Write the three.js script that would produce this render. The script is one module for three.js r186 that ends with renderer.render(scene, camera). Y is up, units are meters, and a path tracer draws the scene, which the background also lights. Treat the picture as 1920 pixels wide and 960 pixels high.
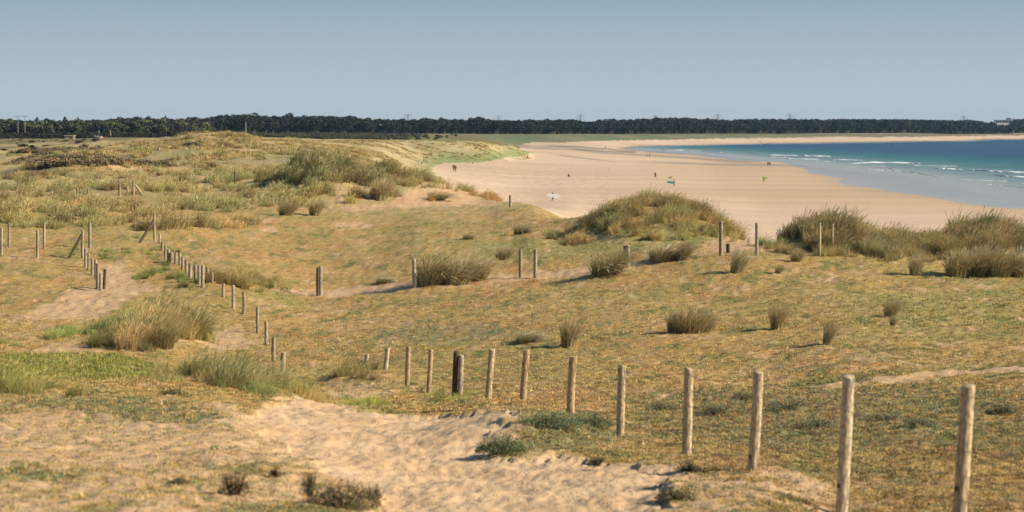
import * as THREE from 'three';
import { mergeGeometries } from 'three/addons/utils/BufferGeometryUtils.js';
import { MarchingCubes } from 'three/addons/objects/MarchingCubes.js';
import { createNoise2D } from 'simplex-noise';

// ---------------------------------------------------------------- camera, sky, sun, exposure
const F = 4000, EYE = 15, HORIZON = 238;              // focal length in photo pixels (1920 wide), eye height above the sea, horizon row
const TILT = Math.atan((480 - HORIZON) / F), CT = Math.cos(TILT), ST = Math.sin(TILT);
const scene = new THREE.Scene();
const camera = new THREE.PerspectiveCamera(2 * Math.atan(480 / F) * 180 / Math.PI, 2, 0.5, 20000);
camera.position.set(0, EYE, 0);
camera.rotation.x = -TILT;
camera.focus = 92; camera.userData.fStop = 2.5;
scene.add(camera);
const renderer = new THREE.WebGLRenderer({ antialias: true });
renderer.setSize(1024, 512);
renderer.toneMapping = THREE.LinearToneMapping;
renderer.toneMappingExposure = 1.36;
renderer.shadowMap.enabled = true;
{ // clear summer sky: pale at the horizon, bluer with height
  const W = 512, H = 512, data = new Float32Array(W * H * 4), stops = [[-90, .40, .44, .46], [0, .37, .425, .455], [1.2, .33, .395, .435], [3.6, .215, .305, .365], [9, .13, .22, .31], [25, .07, .15, .27], [90, .022, .07, .15]];
  for (let j = 0; j < H; j++) {
    const up = ((j + .5) / H - .5) * 180; let k = 0; while (k < stops.length - 2 && stops[k + 1][0] < up) k++;
    const a = stops[k], b = stops[k + 1], t = THREE.MathUtils.clamp((up - a[0]) / (b[0] - a[0]), 0, 1);
    for (let i = 0; i < W; i++) { for (let c = 0; c < 3; c++) data[(j * W + i) * 4 + c] = a[c + 1] + (b[c + 1] - a[c + 1]) * t; data[(j * W + i) * 4 + 3] = 1; }
  }
  const tex = new THREE.DataTexture(data, W, H, THREE.RGBAFormat, THREE.FloatType);
  tex.mapping = THREE.EquirectangularReflectionMapping; tex.magFilter = THREE.LinearFilter; tex.needsUpdate = true;
  scene.background = tex; scene.environment = tex;
}
const SUN_EL = 31 * Math.PI / 180, SUN_AZ = 13 * Math.PI / 180;   // from the sea side, a little behind the viewer
const sun = new THREE.DirectionalLight(new THREE.Color().setRGB(1, .875, .66), 5.0);
sun.position.set(Math.cos(SUN_EL) * Math.cos(SUN_AZ) * 400, Math.sin(SUN_EL) * 400, Math.cos(SUN_EL) * Math.sin(SUN_AZ) * 400 - 100);
sun.target.position.set(0, 0, -100); sun.castShadow = true;
Object.assign(sun.shadow.camera, { left: -200, right: 200, top: 200, bottom: -200, near: 1, far: 900 }); sun.shadow.mapSize.set(4096, 4096);
scene.add(sun, sun.target);
scene.fog = new THREE.FogExp2(new THREE.Color().setRGB(.38, .64, 1), .00004);

// ---------------------------------------------------------------- helpers
function mulberry(a) { return () => { a |= 0; a = a + 0x6D2B79F5 | 0; let t = Math.imul(a ^ a >>> 15, 1 | a); t = t + Math.imul(t ^ t >>> 7, 61 | t) ^ t; return ((t ^ t >>> 14) >>> 0) / 4294967296; }; }
const R = mulberry(20240611), rnd = (a = 1, b) => b === undefined ? R() * a : a + R() * (b - a);
const n2 = createNoise2D(mulberry(7)), n2b = createNoise2D(mulberry(99));
const { clamp, smoothstep: ss, lerp } = THREE.MathUtils;
const fbm = (x, y, o = 3, f = n2) => { let s = 0, a = 1, t = 0; for (let i = 0; i < o; i++) { s += a * f(x, y); t += a; a *= .5; x *= 2.03; y *= 2.03; } return s / t; };
const mix3 = (a, b, t) => [a[0] + (b[0] - a[0]) * t, a[1] + (b[1] - a[1]) * t, a[2] + (b[2] - a[2]) * t];
function at(px, py, D) {           // the point at depth D (metres along -z) in the direction of a photo pixel
  const cx = (px - 960) / F, cy = (480 - py) / F, s = D / (CT + cy * ST);
  return new THREE.Vector3(cx * s, EYE + (cy * CT - ST) * s, -D);
}
const taken = {};
const numbered = (n) => { const k = taken[n] = (taken[n] ?? -1) + 1; return k ? `${n}_${String(k).padStart(3, '0')}` : n; };
function tag(o, label, category, group, kind) { o.userData = { label, category }; if (group) o.userData.group = group; if (kind) o.userData.kind = kind; return o; }
function mesh(name, geo, mat, parent) { const m = new THREE.Mesh(geo, mat); m.name = parent ? name : numbered(name); m.castShadow = m.receiveShadow = true; (parent ?? scene).add(m); return m; }
function base(name, p, turn = 0) { const g = new THREE.Group(); g.name = numbered(name); g.position.copy(p); g.rotation.y = turn; scene.add(g); return g; }
const std = (r, g, b, rough = .9, extra = {}) => new THREE.MeshStandardMaterial({ color: new THREE.Color().setRGB(r, g, b), roughness: rough, ...extra });

// ---------------------------------------------------------------- the lie of the land: profiles (depth, photo row) along photo columns, turned into heights
const row = (D, d) => [D, HORIZON + F * d / D];
const PRE = [row(1, 1.7), row(5, 1.95), row(10, 2.35)];
const NEAR = {
  '-300': [[16, 960], [20, 895], [28, 800], [34, 750], [41, 700], [50, 665], [58, 690], [70, 661], [78, 620], [90, 560], [103, 500], [115, 455]],
  0: [[16, 960], [20, 895], [28, 800], [34, 750], [41, 700], [50, 665], [58, 690], [70, 661], [78, 620], [90, 560], [103, 500], [115, 455]],
  200: [[16, 960], [24, 850], [31, 780], [36, 740], [43, 700], [50, 665], [58, 706], [66, 682], [72, 655], [80, 612], [90, 560], [98, 530], [105, 500], [115, 462]],
  300: [[16, 960], [24, 855], [31, 783], [37, 742], [44, 703], [50, 690], [58, 720], [66, 695], [72, 655], [79, 600], [90, 562], [98, 527], [105, 502], [115, 465]],
  400: [[17, 960], [22, 880], [29, 800], [38, 740], [45, 712], [55, 735], [66, 705], [75, 652], [82, 612], [88, 580], [96, 530], [104, 500], [115, 466]],
  500: [[18, 960], [23, 880], [31, 800], [40, 748], [46, 724], [56, 732], [66, 700], [75, 652], [84, 605], [92, 568], [100, 535], [115, 478]],
  600: [[19, 960], [24, 880], [33, 800], [42, 750], [47, 735], [58, 728], [66, 696], [75, 650], [86, 600], [98, 555], [115, 487]],
  800: [[20, 960], [28, 860], [40, 780], [53, 738], [62, 700], [72, 650], [83, 600], [97, 545], [106, 500], [115, 468]],
  1000: [[20, 960], [28, 860], [40, 758], [52, 720], [60, 690], [69, 650], [79, 600], [88, 560], [99, 520], [106, 480], [115, 452]],
  1200: [[20, 960], [26, 885], [33, 829], [38, 780], [44, 740], [54, 700], [66, 650], [76, 600], [87, 550], [98, 500], [107, 455], [115, 412]],
  1400: [[20, 960], [26, 885], [30, 842], [38, 760], [44, 727], [50, 726], [57, 690], [66, 640], [76, 594], [86, 548], [93, 505], [97, 479], [105, 457], [115, 450]],
  1600: [[18, 1045], [22.8, 966], [26, 905], [30, 845], [34, 788], [40, 735], [47, 730], [53, 690], [66, 628], [78, 573], [90, 520], [97, 484], [103, 446], [115, 470]],
  1800: [[16, 1100], [20, 1012], [24, 938], [28, 868], [34, 785], [40, 725], [47, 722], [52, 695], [68, 628], [78, 576], [90, 525], [97, 490], [103, 451], [115, 478]],
  1920: [[15, 1130], [20, 1012], [24, 938], [28, 868], [34, 782], [40, 715], [47, 718], [52, 690], [68, 627], [78, 576], [90, 526], [97, 491], [103, 452], [115, 478]],
  2300: [[15, 1130], [20, 1012], [24, 938], [28, 868], [34, 782], [40, 715], [47, 718], [52, 690], [68, 627], [78, 576], [90, 526], [97, 491], [103, 452], [115, 478]],
};
const T = [[3200, 246], [6000, 243]];
const FAR = {
  '-300': [[100, 505], [110, 472], [125, 415], [160, 355], [220, 315], [330, 290], [430, 280], [600, 270], [900, 263], [1100, 259], [1400, 254], [1700, 248], ...T],
  0: [[100, 505], [110, 472], [125, 415], [160, 358], [220, 318], [330, 291], [430, 280], [600, 270], [900, 263], [1100, 259], [1400, 254], [1700, 248], ...T],
  100: [[100, 510], [110, 472], [125, 425], [145, 385], [175, 345], [215, 315], [270, 295], [340, 279], [420, 273], [600, 268], [900, 262.5], [1100, 259], [1400, 254], [1700, 248], ...T],
  200: [[100, 515], [108, 482], [125, 425], [145, 388], [175, 347], [215, 316], [270, 291], [330, 276], [400, 270], [450, 271], [700, 264], [1000, 260], [1150, 257.5], [1400, 253], [1700, 247.5], ...T],
  300: [[100, 518], [110, 478], [125, 440], [140, 408], [170, 356], [215, 312], [260, 285], [310, 265], [350, 262], [420, 265], [700, 263], [1150, 256], [1400, 252], [1700, 247], ...T],
  400: [[100, 515], [110, 482], [125, 442], [140, 408], [170, 360], [220, 305], [260, 275], [300, 256], [340, 256], [420, 263], [800, 262], [1200, 255], [1500, 250], [2000, 246], ...T],
  500: [[100, 535], [112, 487], [125, 447], [142, 405], [162, 372], [180, 338], [220, 305], [260, 281], [310, 267], [360, 262], [450, 264], [800, 261], [1300, 254], [1600, 250], [2200, 247], ...T],
  600: [[98, 555], [110, 502], [125, 452], [142, 412], [155, 390], [165, 345], [175, 310], [190, 318], [230, 297], [290, 278], [360, 274], [450, 271], [600, 266], [720, 264], [900, 262], [1300, 254], [1600, 250], ...T],
  700: [[100, 538], [112, 488], [130, 440], [145, 410], [156, 390], [166, 352], [176, 324], [190, 335], [230, 320], [330, 302], [450, 288], [580, 275], [700, 264.5], [800, 265], [1000, 261], [1400, 253], [1700, 250], ...T],
  800: [[97, 545], [106, 500], [120, 450], [135, 420], [150, 400], [158, 387], [168, 362], [178, 337], [190, 350], [220, 360], [330, 345], [480, 325], [600, 309], [650, 301], [700, 286], [760, 265], [850, 267], [1000, 262], [1400, 254], [1700, 250.5], ...T],
  900: [[100, 525], [106, 495], [120, 450], [135, 420], [150, 402], [158, 390], [168, 378], [180, 366], [195, 385], [240, 395], [330, 376], [430, 352], [550, 328], [650, 308], [690, 299], [730, 285], [790, 265], [880, 269], [1000, 265], [1400, 256], [1750, 251], ...T],
  960: [[100, 520], [106, 490], [120, 448], [135, 415], [150, 393], [160, 384], [200, 387], [300, 387], [365, 382], [430, 362], [550, 333], [700, 306], [750, 301], [790, 291], [850, 272], [930, 281], [1100, 275], [1250, 271], [1500, 262], [1750, 251.5], ...T],
  1000: [[99, 520], [106, 480], [120, 440], [135, 410], [150, 391], [160, 386], [200, 389], [300, 389], [365, 384], [430, 364], [550, 335], [700, 309], [850, 294], [880, 291], [905, 285], [950, 288], [1100, 281], [1300, 274], [1450, 269], [1520, 266], [1750, 252], ...T],
  1060: [[100, 510], [106, 480], [118, 447], [126, 415], [140, 412], [160, 420], [200, 425], [300, 398], [400, 372], [550, 336], [700, 311], [900, 293], [1200, 279], [1450, 269.5], [1560, 265], [1750, 252], ...T],
  1120: [[100, 502], [107, 470], [114, 440], [121, 399], [130, 402], [150, 435], [200, 450], [300, 408], [400, 374], [550, 337], [700, 312], [900, 295], [1200, 282], [1400, 275], [1600, 267], [1680, 262], [1850, 252], ...T],
  1200: [[98, 500], [107, 455], [113, 420], [120, 382], [128, 386], [150, 440], [200, 475], [300, 410], [400, 374], [550, 338], [700, 313], [900, 297], [1200, 286], [1364, 282], [1480, 280.5], [1610, 275.3], [1700, 270], [1760, 264], [1900, 254], [2050, 251], ...T],
  1280: [[96, 500], [106, 458], [112, 425], [119, 388], [128, 394], [150, 445], [200, 480], [300, 412], [550, 339], [700, 315], [900, 299], [1220, 287.2], [1500, 280], [1690, 273.5], [1800, 267], [1870, 262], [2000, 254], [2150, 250.5], ...T],
  1350: [[97, 489], [103, 468], [111, 440], [118, 414], [126, 418], [150, 465], [200, 490], [300, 414], [550, 341], [700, 318], [900, 302], [1090, 293], [1400, 284], [1760, 272], [1880, 266], [1950, 262], [2100, 253], [2250, 250], ...T],
  1440: [[97, 480], [103, 466], [108, 458], [125, 515], [160, 525], [200, 500], [300, 417], [450, 365], [600, 333], [800, 309], [952, 301], [1300, 290], [1875, 270], [2000, 265], [2080, 260], [2200, 254], [2300, 251], ...T],
  1550: [[90, 520], [95, 494], [100, 464], [104, 442], [108, 446], [125, 510], [160, 530], [200, 505], [300, 418], [450, 366], [600, 335], [740, 319], [1000, 302], [1980, 268.3], [2120, 263], [2220, 257], [2400, 250], ...T],
  1700: [[90, 522], [97, 488], [102, 468], [106, 463], [125, 515], [160, 530], [200, 505], [300, 418], [450, 368], [630, 333.2], [900, 309], [2170, 265.7], [2300, 259], [2400, 254.5], [2500, 250], ...T],
  1850: [[90, 525], [97, 490], [102, 457], [105, 447], [125, 515], [160, 530], [200, 505], [300, 420], [400, 385], [465, 367], [700, 330], [2500, 262], [2600, 257], [2750, 251], [3200, 243], [6000, 241]],
  1920: [[90, 526], [97, 491], [102, 458], [105, 451], [125, 515], [160, 530], [200, 505], [300, 421], [400, 386], [435, 376], [700, 334], [2600, 261], [2700, 256], [2800, 251], [3200, 243], [6000, 241]],
  2300: [[90, 526], [97, 491], [102, 458], [105, 451], [125, 515], [160, 530], [200, 505], [300, 421], [400, 387], [435, 377], [700, 334], [1500, 285], [4000, 260], [6000, 252]],
};
const LN0 = Math.log(1), LN1 = Math.log(6500), NS = 1400, U0 = -300, US = 20, NU = 131;
function monotone(xs, ys) {        // Fritsch-Carlson cubic
  const n = xs.length, m = [], dx = [], s = [];
  for (let i = 0; i < n - 1; i++) { dx[i] = xs[i + 1] - xs[i]; s[i] = (ys[i + 1] - ys[i]) / dx[i]; }
  m[0] = s[0]; m[n - 1] = s[n - 2];
  for (let i = 1; i < n - 1; i++) m[i] = s[i - 1] * s[i] <= 0 ? 0 : 2 * s[i - 1] * s[i] / (s[i - 1] + s[i]);
  return (x) => {
    if (x <= xs[0]) return ys[0]; if (x >= xs[n - 1]) return ys[n - 1];
    let a = 0, b = n - 1; while (b - a > 1) { const c = (a + b) >> 1; if (xs[c] <= x) a = c; else b = c; }
    const h = dx[a], t = (x - xs[a]) / h, t2 = t * t, t3 = t2 * t;
    return (2 * t3 - 3 * t2 + 1) * ys[a] + (t3 - 2 * t2 + t) * h * m[a] + (3 * t2 - 2 * t3) * ys[a + 1] + (t3 - t2) * h * m[a + 1];
  };
}
function table(cols, pre) {
  const us = Object.keys(cols).map(Number).sort((a, b) => a - b);
  const fs = us.map((u) => { const p = [...pre, ...cols[u]]; return monotone(p.map((q) => Math.log(q[0])), p.map((q) => EYE - at(960, q[1], q[0]).y)); });
  const out = Array.from({ length: NU }, () => new Float32Array(NS));
  for (let k = 0; k < NS; k++) {
    const x = LN0 + (LN1 - LN0) * k / (NS - 1), g = monotone(us, fs.map((f) => f(x)));
    for (let i = 0; i < NU; i++) out[i][k] = g(U0 + i * US);
  }
  return out;
}
const TN = table(NEAR, PRE), TF = table(FAR, []);
function look(t, u, ln) {
  const a = clamp((u - U0) / US, 0, NU - 1.001), b = clamp((ln - LN0) / (LN1 - LN0) * (NS - 1), 0, NS - 1.001), i = a | 0, k = b | 0, p = a - i, q = b - k;
  return (t[i][k] * (1 - p) + t[i + 1][k] * p) * (1 - q) + (t[i][k + 1] * (1 - p) + t[i + 1][k + 1] * p) * q;
}
function uD(x, z) {
  const r = Math.hypot(x, z), az = Math.atan2(x, -z), c = clamp(az, -.31, .325);
  return [960 + F * Math.tan(c) * .9965, r * Math.cos(c), az];
}
const bumps = [];                  // low mounds and hollows: x, z, radius along x, radius along z, height
const bump = (u, D, rx, rz, h) => bumps.push([(u - 960) / F * D, -D, rx, rz, h]);
bump(1550, 103, 2.2, 3, .35); bump(1850, 103, 1.8, 3, .35); bump(940, 34, 1.6, 3, .22); bump(640, 45.5, 1.2, 2.5, -.25);
bump(430, 46, 1.6, 2, .18); bump(700, 61, 1.6, 3, .3); bump(835, 99, 2.2, 3, .28); bump(1140, 95, 1.4, 3, .18); bump(1250, 100, 1.5, 3, .2);
bump(160, 205, 6, 10, .9); bump(330, 230, 5, 9, .9); bump(100, 240, 5, 8, .8); bump(250, 165, 4, 5, .4); bump(540, 172, 3, 5, .5); bump(80, 130, 3, 4, .45); bump(330, 125, 2.5, 4, .5);
function H(x, z) {
  const [u, D, az] = uD(x, z), ln = Math.log(Math.max(D, 1)), w = ss(D, 97, 112);
  let d = w <= 0 ? look(TN, u, ln) : w >= 1 ? look(TF, u, ln) : lerp(look(TN, u, ln), look(TF, u, ln), w);
  const back = ss(Math.abs(az), 1.0, 1.7); if (back > 0) d = lerp(d, 1.7 + D * .004, back);
  let h = EYE - d;
  if (D < 260) for (const b of bumps) { const p = (x - b[0]) / b[2], q = (z - b[1]) / b[3], e = p * p + q * q; if (e < 6) h += b[4] * Math.exp(-e * 1.2); }
  const sand = h < 4.4 && D > 125, dune = D < 118 ? ss(D, 90, 100) * (u > 1430 ? .6 : 0) : D < 480 && !sand ? ss(D, 140, 185) * lerp(1, .35, ss(u, 880, 1060)) : sand ? 0 : .7;
  if (!sand) {
    h += .05 * n2(x * .35, z * .35) * ss(D, 6, 30) + (.02 + .02 * ss(D, 20, 50)) * n2b(x * 1.5, z * 1.1) + .012 * n2(x * 3.3, z * 2.4);
    if (dune > 0) h += dune * (.32 * fbm(x * .11, z * .07, 3) + (1 - ss(u, 540, 660)) * ss(D, 170, 240) * .7 * n2b(x * .045, z * .03));
  } else h += .04 * n2(x * .03, z * .02);
  return h;
}
function gp(px, py, D0 = 12, D1 = 4000) {   // where the line of sight of a photo pixel meets the ground
  let a = D0; const f = (D) => { const p = at(px, py, D); return p.y - H(p.x, p.z); };
  while (a < D1) { const b = a * 1.006; if (f(b) <= 0) { let lo = a, hi = b; for (let i = 0; i < 18; i++) { const m = (lo + hi) / 2; if (f(m) > 0) lo = m; else hi = m; } const p = at(px, py, hi); p.y = H(p.x, p.z); return p; } a = b; }
  const p = at(px, py, D1); p.y = H(p.x, p.z); return p;
}
function gd(px, D) { let p = at(px, 480, D); for (let i = 0; i < 3; i++) { const y = H(p.x, p.z), q = at(px, 0, D), r = at(px, 960, D), t = (y - q.y) / (r.y - q.y); p = at(px, 960 * t, D); } p.y = H(p.x, p.z); return p; }   // the ground at a depth, in a photo column

// ---------------------------------------------------------------- patches of the ground (outlines traced on the ground, kept as plan shapes in metres)
function plan(pts, D0, D1) { return pts.map(([x, y]) => { const p = gp(x, y, D0, D1); return [p.x, p.z]; }); }
function poly(pts) { const xs = pts.map((p) => p[0]), zs = pts.map((p) => p[1]); return { pts, box: [Math.min(...xs), Math.max(...xs), Math.min(...zs), Math.max(...zs)] }; }
function inside(P, x, z, soft) {   // 1 inside, 0 outside, soft over `soft` metres
  const b = P.box; if (x < b[0] - soft || x > b[1] + soft || z < b[2] - soft * 4 || z > b[3] + soft * 4) return 0;
  let c = false, m = 1e9; const p = P.pts;
  for (let i = 0, j = p.length - 1; i < p.length; j = i++) {
    const [ax, az] = p[i], [bx, bz] = p[j];
    if (az > z !== bz > z && x < (bx - ax) * (z - az) / (bz - az) + ax) c = !c;
    const ex = bx - ax, ez = (bz - az) * .35, t = clamp(((x - ax) * ex + (z - az) * .35 * ez) / (ex * ex + ez * ez + 1e-9), 0, 1);
    m = Math.min(m, Math.hypot(x - ax - ex * t, (z - az) * .35 - ez * t));
  }
  return ss(c ? m : -m, -soft * .5, soft * .5);
}
function near(L, x, z) { let m = 1e9; for (let i = 1; i < L.length; i++) { const [ax, az] = L[i - 1], [bx, bz] = L[i], ex = bx - ax, ez = bz - az, t = clamp(((x - ax) * ex + (z - az) * ez) / (ex * ex + ez * ez), 0, 1); m = Math.min(m, Math.hypot(x - ax - ex * t, z - az - ez * t)); } return m; }
const PATH = poly(plan([[690, 975], [690, 925], [620, 882], [555, 848], [480, 806], [425, 778], [500, 757], [590, 748], [690, 766], [770, 775], [880, 772], [985, 768], [955, 795], [900, 838], [960, 852], [1040, 858], [1130, 862], [1230, 872], [1285, 884], [1245, 945], [1210, 975]], 12, 60));
const SANDS = [
  [poly(plan([[130, 582], [168, 560], [190, 495], [232, 494], [262, 528], [295, 542], [215, 562], [170, 588]], 84, 112)), 1],
  [poly(plan([[338, 592], [385, 602], [440, 612], [482, 640], [470, 655], [392, 660], [372, 630]], 72, 90)), 1],
  [poly(plan([[610, 388], [735, 380], [775, 348], [850, 348], [935, 380], [780, 390], [660, 396]], 140, 185)), .95],
  [poly(plan([[395, 378], [440, 374], [500, 378], [490, 390], [400, 388]], 120, 175)), .9],
  [poly(plan([[1310, 452], [1425, 446], [1440, 470], [1330, 474]], 88, 116)), .7],
  [poly(plan([[620, 708], [690, 706], [760, 735], [700, 752], [610, 742]], 45, 72)), .6],
  [poly(plan([[0, 585], [110, 590], [90, 606], [0, 606]], 66, 95)), .6],
  [poly(plan([[50, 655], [110, 640], [200, 650], [190, 664], [80, 668]], 55, 80)), .7],
  [poly(plan([[0, 478], [60, 476], [60, 488], [0, 490]], 90, 120)), .6],
  [poly(plan([[900, 842], [1000, 855], [1290, 880], [1230, 975], [1500, 975], [1440, 920], [1290, 865], [1000, 840]], 12, 40)), .55],
  [poly(plan([[600, 372], [760, 362], [640, 392], [590, 392]], 140, 180)), .6],
  [poly(plan([[1262, 628], [1340, 624], [1350, 636], [1270, 638]], 60, 80)), .6],
];
const STRIPS = [
  [plan([[575, 552], [660, 545], [770, 537], [880, 528], [960, 520], [1060, 512], [1130, 508]], 70, 115), 2.2, .8],
  [plan([[1250, 482], [1340, 470], [1420, 470]], 80, 110), 2, .5],
  [plan([[1450, 724], [1560, 720], [1640, 714], [1720, 708], [1800, 700], [1925, 690]], 44, 70), .55, .95],
  [plan([[1770, 702], [1925, 690]], 44, 70), .9, .95],
  [plan([[120, 590], [160, 572], [200, 545]], 80, 108), 2.2, .9],
];
const SAGES = [   // grey-green mats of low leafy plants
  [poly(plan([[700, 622], [800, 606], [960, 612], [1000, 622], [900, 640], [720, 640]], 55, 90)), .7],
  [poly(plan([[0, 745], [150, 740], [330, 755], [420, 790], [330, 795], [200, 780], [60, 768], [0, 790]], 20, 50)), .8],
  [poly(plan([[0, 880], [120, 882], [200, 890], [120, 905], [0, 900]], 14, 30)), .75],
  [poly(plan([[400, 868], [500, 870], [510, 888], [420, 890]], 14, 40)), .8],
  [poly(plan([[400, 950], [560, 946], [760, 965], [740, 990], [400, 990]], 10, 30)), .8],
  [poly(plan([[905, 835], [1010, 790], [1080, 776], [1160, 790], [1165, 830], [1060, 850], [950, 850]], 20, 45)), .95],
  [poly(plan([[1180, 742], [1500, 732], [1800, 722], [1920, 742], [1920, 860], [1700, 830], [1500, 845], [1300, 830], [1170, 790]], 20, 50)), .6],
  [poly(plan([[1630, 880], [1700, 890], [1720, 915], [1650, 905]], 12, 40)), .7],
];
const GREENS = [  // bright short turf
  [poly(plan([[0, 664], [160, 662], [330, 682], [330, 705], [150, 712], [0, 720]], 30, 55)), 1, [.2, .235, .03]],
  [poly(plan([[900, 452], [1100, 446], [1340, 456], [1180, 480], [900, 490]], 90, 130)), .65],
  [poly(plan([[1560, 560], [1920, 540], [1920, 640], [1600, 640]], 55, 90)), .5],
  [poly(plan([[1632, 654], [1690, 652], [1692, 664], [1630, 664]], 50, 80)), .9, [.10, .145, .045]],
  [poly(plan([[1460, 722], [1600, 702], [1740, 690], [1740, 698], [1640, 706], [1470, 730]], 44, 70)), .9, [.10, .145, .045]],
  [poly(plan([[1780, 690], [1920, 682], [1920, 690], [1800, 698]], 44, 70)), .9, [.10, .145, .045]],
  [poly(plan([[640, 742], [710, 745], [720, 772], [690, 770]], 35, 60)), .9],
];
function zones(x, z, u, D, h) {    // shares of bare sand, sage mat and green turf
  const wx = x + .25 * n2(x * 1.3, z * .8) * Math.min(1, D / 30), wz = z + .7 * n2b(x * .9, z * .6) * Math.min(1, D / 30);
  let sand = 0, sage = 0, green = 0, path = 0, tone = null;
  const soft = .2 + D * .006;
  path = inside(PATH, wx, wz, .55); sand = path;
  for (const [P, k] of SANDS) { const v = inside(P, wx, wz, soft * 2) * k; if (v > sand) sand = v; }
  for (const [L, w, k] of STRIPS) { const v = k * (1 - ss(near(L, wx, wz), w * .5, w)); if (v > sand) sand = v; }
  for (const [P, k] of SAGES) { const v = inside(P, wx, wz, soft * 2.5) * k; if (v > sage) sage = v; }
  for (const [P, k, t] of GREENS) { const v = inside(P, wx, wz, soft * 2) * k; if (v > green) { green = v; tone = t; } }
  if (D < 38 && u < 1000) sand = Math.max(sand, (.62 + .3 * ss(fbm(x * .8, z * .45, 3), -.5, .5)) * ss(38 - D, 0, 6) * (1 - .8 * sage));          // thin turf on sand at the front
  if (D < 30 && u > 1180) sand = Math.max(sand, .78 * ss(fbm(x * .9, z * .5, 3), -.75, .3) * ss(30 - D, 0, 5) * (1 - .55 * ss(u, 1450, 1800)));
  if (D > 44 && D < 62 && u > 1380) sand = Math.max(sand, .5 * ss(n2(x * .6, z * .35), -.1, .7));
  if (D > 42 && D < 125) sand = Math.max(sand, .62 * ss(fbm(x * .55 + 17, z * .2, 3), .25, .6));           // scrapes of bare sand in the field
  if (D > 130 && D < 480) sand = Math.max(sand, .75 * ss(fbm(x * .16 + 9, z * .07, 3), .28, .55));
  return [sand, sage, green, path, tone];
}

// ---------------------------------------------------------------- ground colours (what the ground is made of)
const SAND = [.62, .435, .265], SAND2 = [.54, .345, .185], GOLD = [.45, .295, .10], OLIVE = [.33, .26, .085], RUST = [.46, .25, .09], STRAW = [.52, .385, .19], SAGE = [.25, .27, .165], GREEN = [.30, .29, .09], LUSH = [.22, .26, .085], HEATH = [.18, .14, .095];
function turf(x, z, D) {
  const a = fbm(x * .09 + 3, z * .05, 3), b = fbm(x * .5, z * .28 + 7, 3), c = n2(x * 2.3, z * 1.5), e = fbm(x * .22 - 5, z * .1, 2, n2b);
  let k = mix3(GOLD, OLIVE, ss(a + b * .6 + c * .25, -.25, .75));
  k = mix3(k, RUST, .75 * ss(e + b * .4, .05, .65));
  k = mix3(k, STRAW, .75 * ss(c * .6 + b * .5 - a * .3, .12, .8));
  k = mix3(k, [.17, .185, .045], .8 * ss(fbm(x * .5 + 40, z * .17, 3) + .2 * c, .26, .46)); k = mix3(k, [.31, .29, .08], .3 * ss(fbm(x * .05 + 70, z * .03, 2), .05, .5));
  k = mix3(k, [.5, .35, .18], .6 * ss(fbm(x * .28 - 60, z * .11, 3, n2b) + .2 * c, .22, .55));
  if (D < 48 && x > 1) k = mix3(k, [.34, .17, .06], .55 * ss(x, 1, 3.5) * ss(48 - D, 0, 6) * ss(b + c * .4, -.6, .5));
  return k;
}
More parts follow.
